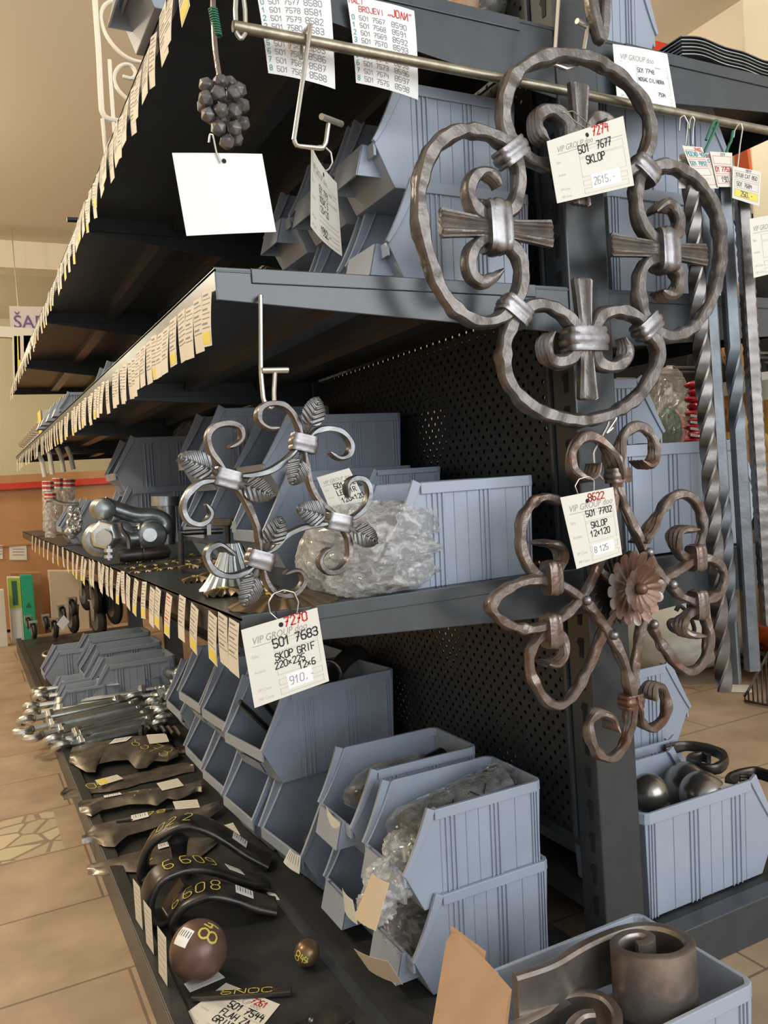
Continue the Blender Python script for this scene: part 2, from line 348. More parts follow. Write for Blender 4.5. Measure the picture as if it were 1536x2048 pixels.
# ------------------------------------------------------------------ shelving
Y0=0.957; Y1=4.99
XL=0.285; XP0=0.815; XP1=0.893; XR=1.43
Z2=0.665; Z3=1.08; Z4=1.455
BAYS=[Y0,1.96,2.98,3.99,Y1]
gon=thing('gondola_shelving','long double sided anthracite metal shelving gondola with perforated back panels','shelving',(0.855,Y0,0))
for y in BAYS:
    u=MB().box((XP0,y-0.002,0.0),(XP1,y+0.05,2.6)).build('upright',M['shelf'],gon,smooth_=False,bevel=0.003)
    if y==Y0:
        for k in range(47):
            z=0.08+k*0.05
            MB().prism([(XP0-0.0012,y+0.014,z),(XP0-0.0012,y+0.022,z),(XP0-0.0012,y+0.022,z+0.016),(XP0-0.0012,y+0.027,z+0.022),(XP0-0.0012,y+0.022,z+0.03),(XP0-0.0012,y+0.012,z+0.03)],(0.0012,0,0)).build('slot',M['dark'],u,smooth_=False)
for i in range(4):
    for xx in (XP0+0.012, XP1-0.014):
        for za,zb in ((0.235,0.655),(0.66,1.07),(1.075,1.45),(1.455,2.1)):
            MB().box((xx,BAYS[i]+0.051,za),(xx+0.0015,BAYS[i+1]-0.003,zb)).build('back_panel',M['peg' if xx<0.85 else 'peg_rear'],gon,smooth_=False)
    MB().box((XP0+0.004,BAYS[i]+0.05,0.225),(XP1-0.004,BAYS[i+1]-0.003,0.24)).build('cross_rail',M['shelf'],gon,smooth_=False)
# edge strip beside the near panel
MB().box((XP0-0.004,Y0+0.052,0.24),(XP0+0.012,Y0+0.058,2.0)).build('panel_edge',M['shelf_face'],gon,smooth_=False)
def shelf(side, ya, yb, z, near, tipd=0.036, postd=0.072):
    """side -1: left of the post, +1: right"""
    xf=XL if side<0 else XR; xb=XP0 if side<0 else XP1
    x0,x1=min(xf,xb),max(xf,xb)
    b=MB().box((x0,ya,z-0.003),(x1,yb,z))
    f0,f1=(xf,xf+0.002) if side<0 else (xf-0.002,xf)
    b.box((f0,ya,z-0.036),(f1,yb,z+0.001))
    b.box((x0+0.002,ya+0.004,z-0.034),(x1-0.002,ya+0.006,z-0.003)); b.box((x0+0.002,yb-0.006,z-0.034),(x1-0.002,yb-0.004,z-0.003))
    xm=(x0+x1)/2+0.02*side*-1
    sh=b.build('shelf',M['shelf'],gon,smooth_=False)
    for q in (0.42,0.75):
        xx=xf+(xb-xf)*q
        MB().box((xx-0.02,ya+0.02,z-0.022),(xx+0.02,yb-0.02,z-0.0032)).build('stiffener',M['shelf_face'],sh,smooth_=False)
    for yy in ((ya+0.001,) if near else (ya+0.001,)):
        t=0.0022
        poly=[(xf,yy,z+0.003),(xb,yy,z+0.003),(xb,yy,z-postd),(xb-side*-0.0 + (0.0),yy,z-postd),(xf,yy,z-tipd)]
        poly=[poly[0],poly[1],poly[2],poly[4]]
        if side<0: poly=poly
        br=MB().prism(poly,(0,t,0))
        # folded lip along the top with the two little notches
        xa,xc=(x0+0.045,x1-0.06) if side<0 else (x0+0.06,x1-0.03)
        br.obox(((xa+xc)/2,yy-0.0012,z-0.006),((xc-xa)/2,0,0),(0,0.0012,0),(0,0,0.009))
        br.build('bracket',M['shelf_face'],sh,smooth_=False,bevel=0.0012)
    # translucent price rail along the front edge
    return sh
for lev,z in enumerate((Z2,Z3,Z4)):
    for i in range(4):
        shelf(-1,BAYS[i],BAYS[i+1],z,i==0, *((0.036,0.10) if lev==2 else (0.036,0.066)))
    for i in range(2):
        shelf(1,BAYS[i],BAYS[i+1],z,i==0, *((0.045,0.085) if lev==2 else (0.05,0.085)))
# parts parented to shelves keep their world place (root offset only)
# base decks
for i in range(4):
    MB().box((0.232,BAYS[i],0.055),(XP0,BAYS[i+1]-0.003,0.065)).build('base_deck',M['deck'],gon,smooth_=False)
    MB().box((0.205,BAYS[i],0.0),(0.212,BAYS[i+1]-0.004,0.07)).build('kick_plate',M['shelf'],gon,smooth_=False,bevel=0.001)
    MB().box((0.205,BAYS[i],0.07),(0.232,BAYS[i+1]-0.004,0.076)).build('deck_lip',M['deck'],gon,smooth_=False,bevel=0.002)
for i in range(2):
    MB().box((XP1,BAYS[i]+0.02,0.055),(1.50,BAYS[i+1],0.065)).build('base_deck',M['deck'],gon,smooth_=False)
MB().box((0.93,Y0-0.012,0.0),(1.52,Y0-0.006,0.07)).build('end_kick_plate',M['shelf_face'],gon,smooth_=False,bevel=0.002)
MB().box((0.93,Y0-0.014,0.066),(1.52,Y0+0.02,0.074)).build('end_lip',M['shelf_face'],gon,smooth_=False,bevel=0.002)
MB().box((0.232,Y0-0.006,0.0),(XP0,Y0-0.002,0.06)).build('end_kick_plate',M['shelf_face'],gon,smooth_=False)
MB().box((0.45,Y0+0.01,0.0652),(0.47,1.9,0.0656)).build('deck_seam',M['shelf'],gon,smooth_=False)

# ------------------------------------------------------------------ storage bins
def bin_meshes(L,Wd,H,holder):
    """open fronted stacking bin, front at x=0, near side at y=0; list of (part, mesh data, material)"""
    T=0.0025; tp=0.006                      # wall, taper
    lip=0.40*H; xr=0.225*L; xb0=0.13*L
    def side_pts(off):
        return [(xb0,off*tp+0.0,0.0),(L-tp,off*tp,0.0),(L,0,H),(xr,0,H)]
    # side profile in x,z: bottom front, bottom back, top back, rim start, curve to lip
    curve=[]
    for k in range(9):
        t=k/8; a=(1-t)**2; b=2*t*(1-t); c=t*t
        curve.append((a*xr+b*(xr*0.50)+c*0.012*L, a*H+b*(lip+(0.42 if holder=='clip' else 0.33)*(H-lip))+c*lip))
    prof=[(xb0,0.0),(L-tp,0.0),(L,H)]+curve
    def yw(x,z,s): e=tp*(1-z/H); return e if s==0 else Wd-e
    s=MB()
    for sd in (0,1):
        outer=[(x,yw(x,z,sd),z) for x,z in prof]; inn=[(x,yw(x,z,sd)+(T if sd==0 else -T),z) for x,z in prof]
        n=len(outer); fs=[tuple(range(n)),tuple(range(2*n-1,n-1,-1))]+[(i,n+i,n+(i+1)%n,(i+1)%n) for i in range(n)]
        s.add(outer+inn,[f if sd==0 else f[::-1] for f in fs])
    # floor, back, front panels
    s.box((xb0,tp,0),(L-tp,Wd-tp,T))
    def panel(a,b,za,zb,d):
        (xa,_),(xc,_)=a,b
        ya0,ya1=yw(0,za,0),yw(0,za,1); yb0,yb1=yw(0,zb,0),yw(0,zb,1)
        xa=a[0]; xc=b[0]
        s.add([(xa,ya0,za),(xa,ya1,za),(xc,yb1,zb),(xc,yb0,zb),(xa+d,ya0,za),(xa+d,ya1,za),(xc+d,yb1,zb),(xc+d,yb0,zb)],
              [(0,3,2,1),(4,5,6,7),(0,1,5,4),(1,2,6,5),(2,3,7,6),(3,0,4,7)])
    panel((L-tp,0),(L,0),0,H,-T)
    panel((xb0,0),(0.012*L,0),0,lip,T)
    # ribs on both sides: triples and single lines
    for sd in (0,1):
        yo=-0.0030 if sd==0 else 0.0030
        for x in (0.30,0.335,0.365,0.62,0.65,0.68,0.93,0.95,0.97):
            xx=x*L
            if xx<xr+0.004: continue
            w=0.0016; zt=H*0.9
            p0=(xx,yw(xx,0,sd)+yo,0.0); 
            ys0=yw(xx,0,sd); ys1=yw(xx,zt,sd)
            s.add([(xx-w,ys0+yo,0),(xx+w,ys0+yo,0),(xx+w,ys1+yo,zt),(xx-w,ys1+yo,zt),(xx-w,ys0-yo*.3,0),(xx+w,ys0-yo*.3,0),(xx+w,ys1-yo*.3,zt),(xx-w,ys1-yo*.3,zt)],
                  [(0,1,2,3),(0,4,5,1),(1,5,6,2),(2,6,7,3),(3,7,4,0)] if sd==0 else [(3,2,1,0),(1,5,4,0),(2,6,5,1),(3,7,6,2),(0,4,7,3)])
        for x in (0.26,0.44,0.53,0.80):
            xx=x*L; zt=H*0.9; w=0.0006; yo2=yo*0.6; ys0=yw(xx,0,sd); ys1=yw(xx,zt,sd)
            s.add([(xx-w,ys0,0),(xx,ys0+yo2,0),(xx+w,ys0,0),(xx-w,ys1,zt),(xx,ys1+yo2,zt),(xx+w,ys1,zt)],[(0,1,4,3),(1,2,5,4)] if sd==0 else [(3,4,1,0),(4,5,2,1)])
    # rim band
    r=MB(); rt=0.0035; rh=0.10*H
    ring=[(xr*0.98,-rt),(L+rt-0.012,-rt),(L+rt-0.004,-rt+0.004),(L+rt,-rt+0.012),(L+rt,Wd+rt-0.012),(L+rt-0.004,Wd+rt-0.004),(L+rt-0.012,Wd+rt),(xr*0.98,Wd+rt)]
    inr=[(xr*0.98,T),(L-0.012,T),(L-T-0.004,T+0.004),(L-T,0.012),(L-T,Wd-0.012),(L-T-0.004,Wd-T-0.004),(L-0.012,Wd-T),(xr*0.98,Wd-T)]
    rings=[]
    for (ox,oy),(ix,iy) in zip(ring,inr):
        rings.append([Vector((ox,oy,H-rh)),Vector((ox,oy,H+0.001)),Vector((ix,iy,H+0.001)),Vector((ix,iy,H-rh))])
    r.loft(rings)
    # rim running down the sloping front edge to the lip
    for sd in (0,1):
        rings=[]
        for k,(x,z) in enumerate(curve):
            x2,z2=curve[min(k+1,8)]; x1,z1=curve[max(k-1,0)]; t=Vector((x2-x1,0,z2-z1)).normalized(); nn=Vector((-t.z,0,t.x))*-1
            y=yw(x,z,sd); wv=0.0035 if sd==0 else -0.0035; d=rh*(1-0.6*k/8)
            c=Vector((x,y,z))
            rings.append([c+Vector((0,-wv,0)),c+Vector((0,wv*0.8,0)),c+Vector((0,wv*0.8,0))-nn*-d,c+Vector((0,-wv,0))-nn*-d])
        r.loft(rings)
    # broad flat flange round the sloping opening and along the front lip
    fw=0.055*Wd
    for sd in (0,1):
        rings=[]
        for x,z in curve:
            y=yw(x,z,sd); y2=y+(fw if sd==0 else -fw)
            rings.append([Vector((x-0.001,y,z+0.0005)),Vector((x+0.003,y,z+0.0025)),Vector((x+0.003,y2,z+0.0025)),Vector((x-0.001,y2,z+0.0005))])
        r.loft(rings)
    r.box((0.012*L-0.0015,tp*0.6+0.002,lip-0.11*H),(0.012*L+0.003,Wd-tp*0.6-0.002,lip+0.003))
    # label holder on the front lip
    h=MB(); hw=Wd*0.62; ya=(Wd-hw)/2; hz=0.30*H
    if holder=='wedge':
        h.add([(-0.018,ya,lip*0.35),(-0.018,ya+hw,lip*0.35),(-0.006,ya+hw,lip*0.35+hz),(-0.006,ya,lip*0.35+hz),
           (-0.0155,ya,lip*0.35),(-0.0155,ya+hw,lip*0.35),(-0.0035,ya+hw,lip*0.35+hz),(-0.0035,ya,lip*0.35+hz)],
          [(0,3,2,1),(4,5,6,7),(0,1,5,4),(1,2,6,5),(2,3,7,6),(3,0,4,7)])
        for yy in (ya,ya+hw-0.002):
            h.prism([(-0.017,yy,lip*0.35),(xb0*0.75,yy,lip*0.35),(0.012*L,yy,lip*0.35+hz),(-0.006,yy,lip*0.35+hz)],(0,0.002,0))
    else:
        fx=lambda z: xb0*(1-z/lip)+0.012*L*(z/lip)
        za,zb=lip*0.20,lip*0.50; yb=ya+hw*0.12; ye=ya+hw*0.88
        rings=[]
        for y in (yb-0.001,yb+0.001): pass
        d=0.0055
        h.add([(fx(za)-d,yb,za),(fx(za)-d,ye,za),(fx(zb)-d,ye,zb),(fx(zb)-d,yb,zb),(fx(za)-d+0.002,yb,za),(fx(za)-d+0.002,ye,za),(fx(zb)-d+0.002,ye,zb),(fx(zb)-d+0.002,yb,zb)],
          [(0,3,2,1),(4,5,6,7),(0,1,5,4),(1,2,6,5),(2,3,7,6),(3,0,4,7)])
        for yy in (yb,ye-0.003): h.prism([(fx(za)-d,yy,za),(fx(za)+0.001,yy,za),(fx(zb)+0.001,yy,zb),(fx(zb)-d,yy,zb)],(0,0.003,0))
    out=[]
    for nm,mb in (('tub',s),('rim',r),('label_holder',h)):
        o=mb.build(nm,M['bin'],smooth_=False); me=o.data; bpy.data.objects.remove(o); out.append((nm,me))
    return out
BINS={'small':bin_meshes(0.245,0.14,0.145,'wedge'),'large':bin_meshes(0.32,0.19,0.178,'clip'),'tiny':bin_meshes(0.17,0.105,0.085,'wedge'),'medium':bin_meshes(0.30,0.165,0.150,'clip'),'short':bin_meshes(0.18,0.14,0.15,'wedge')}
DIM={'small':(0.245,0.14,0.145),'large':(0.32,0.19,0.178),'tiny':(0.17,0.105,0.085),'medium':(0.30,0.165,0.150),'short':(0.18,0.14,0.15)}
def storage_bin(kind, x, y, z, label, group=None, yaw=0.0, far=False):
    """x,y,z: front near lower corner for bins that open to the left aisle"""
    t=thing('storage_bin',label,'storage bin',(x,y,z),group); t.rotation_euler=(0,0,yaw)
    for nm,me in BINS[kind]:
        o=bpy.data.objects.new(nm,me); C.objects.link(o); o.parent=t
        if nm!='label_holder' and not far:
            b=o.modifiers.new('bevel','BEVEL'); b.width=0.0012; b.segments=2; b.limit_method='ANGLE'; b.angle_limit=0.9
    return t
# bins: left face of the gondola
D=0.065
# two stacked bins nearest the camera on the base deck
storage_bin('small',0.520,1.025,D+0.002,'blue grey bin at the bottom of the near stack with a pale card sticking out')
storage_bin('small',0.515,1.025,D+0.129,'blue grey bin topping the near stack, with a clear wrapped cylinder inside')
storage_bin('small',0.515,1.205,D+0.002,'blue grey bin hidden under the second wrapped bin behind the near stack')
storage_bin('small',0.515,1.205,D+0.135,'blue grey bin just behind the near stack, pale label on its front edge')
# two tiers of large bins further along the base deck
storage_bin('large',0.497,1.40,D+0.002,'lower tier blue grey bin holding three dark steel balls',yaw=0.10)
storage_bin('large',0.474,1.615,D+0.002,'empty lower tier blue grey bin next beyond the bin of steel balls',yaw=0.06)
storage_bin('large',0.478,1.815,D+0.002,'lower tier blue grey bin third from the near end, behind the sheet metal plates',yaw=0.05)
storage_bin('large',0.478,2.03,D+0.002,'lower tier blue grey bin furthest along the two tiers, mostly hidden')
storage_bin('large',0.478,1.53,D+0.168,'upper tier blue grey bin holding black handrail sections and a steel ball',yaw=0.13)
storage_bin('large',0.475,1.755,D+0.168,'upper tier blue grey bin, empty, behind the bin of handrail sections',yaw=0.06)
storage_bin('large',0.468,1.965,D+0.168,'upper tier blue grey bin filled with wavy black spring clips',yaw=0.05)
storage_bin('large',0.478,2.23,D+0.085,'small looking blue grey bin at the far end of the two tiers')
# far end of the base deck
storage_bin('medium',0.36,3.10,D,'blue grey bin behind the pile of turnbuckles, long plain side facing the camera')
storage_bin('medium',0.36,3.32,D+0.02,'blue grey bin second behind the turnbuckles on the base deck')
storage_bin('medium',0.36,3.54,D+0.03,'blue grey bin third behind the turnbuckles, dark castor beside it')
storage_bin('tiny',0.24,3.10,D,'low blue grey bin at the deck edge just behind the turnbuckle eyes')
storage_bin('tiny',0.24,3.26,D,'low blue grey bin at the deck edge, second from the turnbuckles')
storage_bin('medium',0.235,3.55,D,'low blue grey bin of zinc eye bolts at the deck edge before the castors')
# middle shelf (second level)
storage_bin('small',0.505,0.985,Z2,'pale blue grey bin at the near end of the middle shelf beside the wrapped bundle')
storage_bin('small',0.515,1.14,Z2,'pale blue grey bin tucked behind the nearest bin of the middle shelf')
storage_bin('tiny',0.62,1.31,Z2,'small blue grey bin under the topmost small bin on the middle shelf')
storage_bin('tiny',0.62,1.31,Z2+0.085,'small blue grey bin raised above the wrapped bundle on the middle shelf')
storage_bin('large',0.485,1.44,Z2,'lower of the two large stacked bins behind the leaf scroll, number on its front',yaw=0.03)
storage_bin('medium',0.50,1.46,Z2+0.135,'upper of the two large stacked bins behind the leaf scroll',yaw=0.03)
storage_bin('large',0.46,1.78,Z2,'lower blue grey bin behind the left half of the leaf scroll')
storage_bin('large',0.46,1.78,Z2+0.155,'upper blue grey bin behind the left half of the leaf scroll, in deep shade')
storage_bin('large',0.42,2.62,Z2+0.155,'blue grey bin standing above the big shackles on the middle shelf')
storage_bin('large',0.40,2.62,Z2,'blue grey bin right behind the big shackles')
storage_bin('medium',0.31,2.86,Z2,'blue grey bin with zinc chain hooks spilling out of its front')
storage_bin('medium',0.30,3.10,Z2,'small blue grey bin at the far left of the middle shelf')
# third shelf
for k in range(4):
    storage_bin('small',0.545,1.005+0.165*k,Z3+0.004,['lower bin of the near stack on the upper shelf with 6081 written on its front','lower bin second from the near end of the upper shelf','lower bin third from the near end of the upper shelf','lower bin fourth from the near end of the upper shelf'][k])
for k in range(3):
    storage_bin('small',0.545,1.025+0.165*k,Z3+0.148,['top bin of the near stack on the upper shelf with 8109 on its front','top bin second from the near end of the upper shelf, partly behind the turned card','top bin third from the near end of the upper shelf'][k])
storage_bin('small',0.43,1.72,Z3+0.004,'open grey bin on the upper shelf just above the price strip, tall side')
storage_bin('small',0.41,1.90,Z3+0.004,'open grey bin on the upper shelf, second along above the price strip')
storage_bin('small',0.38,2.60,Z3+0.002,'pale blue bin on the upper shelf near its middle, side lit')
storage_bin('tiny',0.30,2.84,Z3+0.002,'first of the small blue bins on the far part of the upper shelf')
storage_bin('tiny',0.295,3.00,Z3+0.002,'second of the small blue bins on the far part of the upper shelf')
storage_bin('tiny',0.29,3.16,Z3+0.002,'third of the small blue bins on the far part of the upper shelf')
storage_bin('tiny',0.29,3.32,Z3+0.002,'fourth and last of the small blue bins on the far part of the upper shelf')
# top shelf, left
storage_bin('short',0.252,1.10,Z4+0.003,'dark grey bin jutting over the edge of the top shelf at the upper left')
# right face of the gondola
PI=math.pi
def rbin(kind,xb,yn,z,label,yaw=0):
    L_,W_,H_=DIM[kind]; return storage_bin(kind,xb+L_,yn+W_,z,label,yaw=PI+yaw)
rbin('large',0.945,1.0,D+0.003,'big blue grey bin of steel balls on the base at the right of the post')
rbin('large',1.00,1.24,D+0.003,'blue grey bin behind the bin of steel balls, its far end rising')
rbin('large',1.03,1.27,D+0.150,'pale blue bin stacked behind the flower scroll foot, right of the post')
rbin('large',0.925,0.985,Z2+0.003,'wide pale blue bin on the middle shelf behind the twisted bars')
rbin('large',0.925,1.20,Z2+0.136,'pale blue bin above the wide bin, right of the post under the ring scroll')
rbin('medium',0.93,1.20,Z2+0.003,'pale blue bin behind the wide bin on the middle shelf, right of the post')
rbin('large',0.95,1.01,Z3+0.004,'lower pale blue bin behind the right ring of the large scroll')
rbin('large',0.955,1.03,Z3+0.168,'upper pale blue bin behind the right ring, below the written paper')
rbin('short',0.90,1.01,Z4+0.004,'pale grey bin on the top shelf at the right of the post')
# big bin on the floor in front of the post
storage_bin('large',0.485,0.685,0.003,'big blue grey bin in the foreground holding rolled handrail ends')
# ------------------------------------------------------------------ writing
GL={'0':'10 30 41 45 36 16 05 01 10','1':'04 26 20','2':'05 16 36 45 44 00 40','3':'05 16 36 45 44 33 13;33 42 41 30 10 01','4':'16 03 43;35 30',
'5':'46 06 03 33 42 41 30 10 01','6':'46 16 04 01 10 30 41 42 33 03','7':'06 46 10;13 33','8':'13 04 05 16 36 45 44 33 13 02 01 10 30 41 42 33','9':'43 13 04 05 16 36 45 41 30 10',
'A':'00 26 40;12 32','B':'00 06 36 45 44 33 03;33 42 41 30 00','C':'45 36 16 05 01 10 30 41','D':'00 06 26 44 42 20 00','E':'40 00 06 46;03 33','F':'00 06 46;03 33','G':'45 36 16 05 01 10 30 41 43 23',
'H':'00 06;40 46;03 43','I':'20 26','J':'46 41 30 10 01','K':'00 06;46 03 40','L':'06 00 40','M':'00 06 23 46 40','N':'00 06 40 46','O':'10 30 41 45 36 16 05 01 10','P':'00 06 36 45 44 33 03',
'R':'00 06 36 45 44 33 03;23 40','S':'45 36 16 05 04 13 33 42 41 30 10 01','T':'06 46;26 20','U':'06 01 10 30 41 46','V':'06 20 46','W':'06 10 23 30 46','X':'00 46;06 40','x':'01 34;04 31','Y':'06 23 46;23 20','Z':'06 46 00 40',
',':'21 10','-':'13 33','.':'10 11','"':'16 15;36 35','_':'10 21;30 41','N~':'06 00 46 40','L~':'00 26 40','/':'00 46','#':'06 23 46;23 21 10 01 12 23'}
class Card:
    """flat or slightly curled sheet given by its four corners (top left, top right, bottom right, bottom left)"""
    def __init__(s, tl, tr, br, bl, curl=0.0, curlv=0.0):
        s.c=[Vector(p) for p in (tl,tr,br,bl)]; n=(s.c[1]-s.c[0]).cross(s.c[0]-s.c[3])
        s.n=n.normalized(); cc=sum(s.c,Vector())/4
        if s.n.dot(Vector((0,0,CZ))-cc)<0: s.n=-s.n
        s.w=((s.c[1]-s.c[0]).length+(s.c[2]-s.c[3]).length)/2; s.h=((s.c[0]-s.c[3]).length+(s.c[1]-s.c[2]).length)/2
        s.curl=curl; s.curlv=curlv
    def at(s,u,v,lift=0.0):                # u to the right, v upwards
        a=s.c[3].lerp(s.c[2],u); b=s.c[0].lerp(s.c[1],u); p=a.lerp(b,v)
        return p+s.n*(lift+s.curl*(1-4*(u-0.5)**2)+s.curlv*(1-v)**2)
    def sheet(s): return MB().grid(lambda u,v: s.at(u,v), 8, 8, -0.0004) if False else MB().grid(lambda u,v: s.at(u,1-v), 8, 8, 0.0004)
    def stroke(s, mb, pts, wd, lift=0.0006):
        P=[s.at(u,v,lift) for u,v in pts]
        for i in range(len(P)-1):
            d=P[i+1]-P[i]
            if d.length<1e-7: continue
            t=d.normalized(); q=s.n.cross(t)*wd/2; a=P[i]-t*wd*0.3; b=P[i+1]+t*wd*0.3
            mb.add([a-q,b-q,b+q,a+q],[(0,1,2,3)])
    def write(s, mb, text, u, v, hgt, wd=None, slant=0.0, lift=0.0006, jit=0.25, adv=None, squeeze=0.8):
        """hand lettering; u,v lower left in card units, hgt in card height units"""
        wd=wd or max(0.0007,hgt*s.h*(0.145 if hgt>0.08 else 0.11)); k=hgt/6; ku=hgt*s.h/s.w/6*squeeze; x=u; i=0
        while i<len(text):
            ch=text[i]
            if ch==' ': x+=ku*4; i+=1; continue
            if i+1<len(text) and text[i+1]=='~': ch=ch+'~'; i+=1
            i+=1
            for pl in GL.get(ch,'').split(';'):
                if not pl: continue
                pts=[]
                for q in pl.split():
                    gx=int(q[0])+random.uniform(-jit,jit)*0.6; gy=int(q[1])+random.uniform(-jit,jit)*0.6
                    pts.append((x+ku*(gx+slant*gy), v+k*gy))
                s.stroke(mb, pts, wd, lift)
            x+=ku*(adv or 5.4)
        return x
    def frame(s, mb, u0,v0,u1,v1, wd=0.0006, lift=0.0006):
        s.stroke(mb,[(u0,v0),(u1,v0),(u1,v1),(u0,v1),(u0,v0)],wd,lift)
    def patch(s, mb, u0,v0,u1,v1, lift=0.0005):
        return mb.grid(lambda a,b: s.at(u0+(u1-u0)*a, v0+(v1-v0)*b, lift), 3, 3)
    def printed(s, mb, text, u, v, hgt, shear=0.0, lift=0.0006, stretch=1.0, weight=0.0):
        vs,fs,w=text_mesh(text, weight)
        k=hgt; ku=hgt*s.h/s.w*stretch
        mb.add([s.at(u+ku*(x+shear*y), v+k*y, lift) for x,y in vs], fs)
        return u+ku*w
_TM={}
def text_mesh(text, weight=0.0):
    if (text,weight) in _TM: return _TM[(text,weight)]
    cu=bpy.data.curves.new('lettering','FONT'); cu.body=text; cu.size=1.0; cu.resolution_u=3; cu.offset=weight
    o=bpy.data.objects.new('lettering',cu); C.objects.link(o); bpy.context.view_layer.update()
    me=o.evaluated_get(bpy.context.evaluated_depsgraph_get()).to_mesh()
    vs=[(v.co.x,v.co.y) for v in me.vertices]; fs=[tuple(p.vertices) for p in me.polygons]
    o.to_mesh_clear(); bpy.data.objects.remove(o); bpy.data.curves.remove(cu)
    w=max([x for x,_ in vs] or [0]); _TM[(text,weight)]=(vs,fs,w); return _TM[(text,weight)]
def facing(mb, n):                         # make every face of flat ink look towards n
    for k,f in enumerate(mb.f):
        a,b,c=(mb.v[i] for i in f[:3])
        if (b-a).cross(c-a).dot(n)<0: mb.f[k]=f[::-1]
    return mb
def price_card(cd, label, hand, red=None, hole=(0.52,0.93), price=None, mat_='card', category='price card', body=True, redpos=(0.55,0.86,0.10), extra=None):
    """printed shop card with hand lettering; hand: list of (text,u,v,h)"""
    t=thing('price_card',label,category,cd.at(0.5,1.0))
    cd.sheet().build('card',M[mat_],t,smooth_=True)
    if body:
        p=MB(); cd.printed(p,'VIP GROUP doo',0.10,0.775,0.125,0.25,stretch=0.88); cd.stroke(p,[(0.10,0.745),(0.95,0.745)],0.0006)
        cd.printed(p,'SOMBOR',0.70,0.700,0.035)
        facing(p,cd.n).build('letterhead',M['print'],t,smooth_=False)
        q=MB()
        cd.printed(q,'Šifra',0.07,0.60,0.055); cd.printed(q,'Artikal',0.07,0.40,0.055); cd.printed(q,'VP Cena',0.07,0.17,0.055); cd.printed(q,'MP Cena',0.07,0.055,0.055)
        for a in ((0.36,0.60,0.94,0.70),(0.36,0.30,0.94,0.58),(0.36,0.165,0.94,0.24),(0.36,0.045,0.94,0.12)): cd.frame(q,*a)
        facing(q,cd.n).build('form_lines',M['printpale'],t,smooth_=False)
    if hand:
        h=MB()
        for tx,u,v,hh in hand: cd.write(h,tx,u,v,hh,lift=0.0009)
        facing(h,cd.n).build('handwriting',M['ink'],t,smooth_=False)
    if red:
        h=MB(); cd.write(h,red,redpos[0],redpos[1],redpos[2],lift=0.0009,wd=redpos[2]*cd.h*0.16); facing(h,cd.n).build('red_number',M['red'],t,smooth_=False)
    if price:
        tx,a=price; h=MB(); cd.patch(h,*a,lift=0.0007); st=facing(h,cd.n).build('price_sticker',M['paper'],t,smooth_=False)
        h=MB(); cd.write(h,tx,a[0]+0.03,a[1]+0.25*(a[3]-a[1]),(a[3]-a[1])*0.5,lift=0.0011,wd=0.0007,slant=0.1); facing(h,cd.n).build('price',M['ballpoint'],st,smooth_=False).location=(0,0,0)
    if hole:
        c0=cd.at(hole[0],hole[1],0.0008); r=0.003; u=(cd.c[1]-cd.c[0]).normalized(); w=cd.n.cross(u)
        MB().add([c0+r*(math.cos(k*0.6283)*u+math.sin(k*0.6283)*w) for k in range(10)],[tuple(range(10))]).build('punched_hole',M['dark'],t,smooth_=False)
    return t
def reparent_fix():                        # sub-parts were laid out from the thing's base: keep them there
    pass

# ------------------------------------------------------------------ rail and wire hooks across the end of the gondola
YR=0.925
ra=PY(466,52,YR); rb=PY(1600,274,YR)
tag(MB().cyl(ra,rb,0.0065,14).build('hanging_rail',M['rod'],origin=ra),'thin yellowed steel rod running across the gondola end, hung with tags and scrolls','rail')
def wire_hook(name,label,pts,r,T=None,m='wire',cat='hook',step=0.004,origin=None):
    o=Vector(pts[0]); t=thing(name,label,cat,o); MB().tube(pts,r,8,step).build('wire',M[m],t)
    if T: MB().cyl(T[0],T[1],r*1.35,10).build('crossbar',M[m],t)
    return t
def yp(pts,Y): return [PY(a,b,Y) for a,b in pts]
def corner(pts, r=0.35):                   # doubles points near corners so that bends stay tight
    out=[pts[0]]
    for i in range(1,len(pts)-1):
        p=Vector(pts[i]); out += [p.lerp(Vector(pts[i-1]),r*0.3), p.lerp(Vector(pts[i+1]),r*0.3)]
    out.append(pts[-1]); return out
def cp(px,Y,r=0.3): return corner(yp(px,Y),r)
wire_hook('wire_hook','bent wire hook with a crossbar hanging from the rail, carrying the turned card',
    [PY(602,118,YR+0.012),PY(603,85,YR+0.012),PY(609,64,YR+0.006),PY(616,58,YR-0.004),PY(619,66,YR-0.012)]+cp([(617,90),(588,278),(594,292),(645,297),(652,285),(657,248)],YR-0.012)[1:],0.0028,
    (PY(643,233,YR-0.02),PY(683,248,YR+0.006)))
wire_hook('wire_hook','doubled wire loop holding the left end of the rail',cp([(474,-40),(471,20),(473,66),(482,78),(491,66),(490,20),(483,-40)],YR),0.0028)
wire_hook('wire_hook','straight wire hook with a crossbar hung in the shelf end hole, holding the leaf scroll',
    [PY(524,592,0.966),PY(521,594,0.951),PY(521,604,0.947)]+cp([(522,650),(522,745),(527,800),(540,816),(549,808),(548,785),(550,745)],0.947)[1:],0.0028,
    (PY(523,741,0.944),PY(575,740,0.95)))
wire_hook('wire_hook','long wire hook with a crossbar at top carrying the big ring scroll',
    cp([(1119,-30),(1110,100),(1107,128),(1132,138),(1158,130),(1166,110),(1176,52)],0.905),0.0028,(PY(1154,42,0.90),PY(1186,58,0.91)))
wire_hook('wire_hook','small wire hook linking the flower scroll to the big ring scroll',
    cp([(1226,856),(1212,868),(1232,838),(1231,823),(1224,818),(1220,826),(1216,850),(1200,880),(1187,905),(1190,940),(1205,958)],0.892,0.2),0.0018)

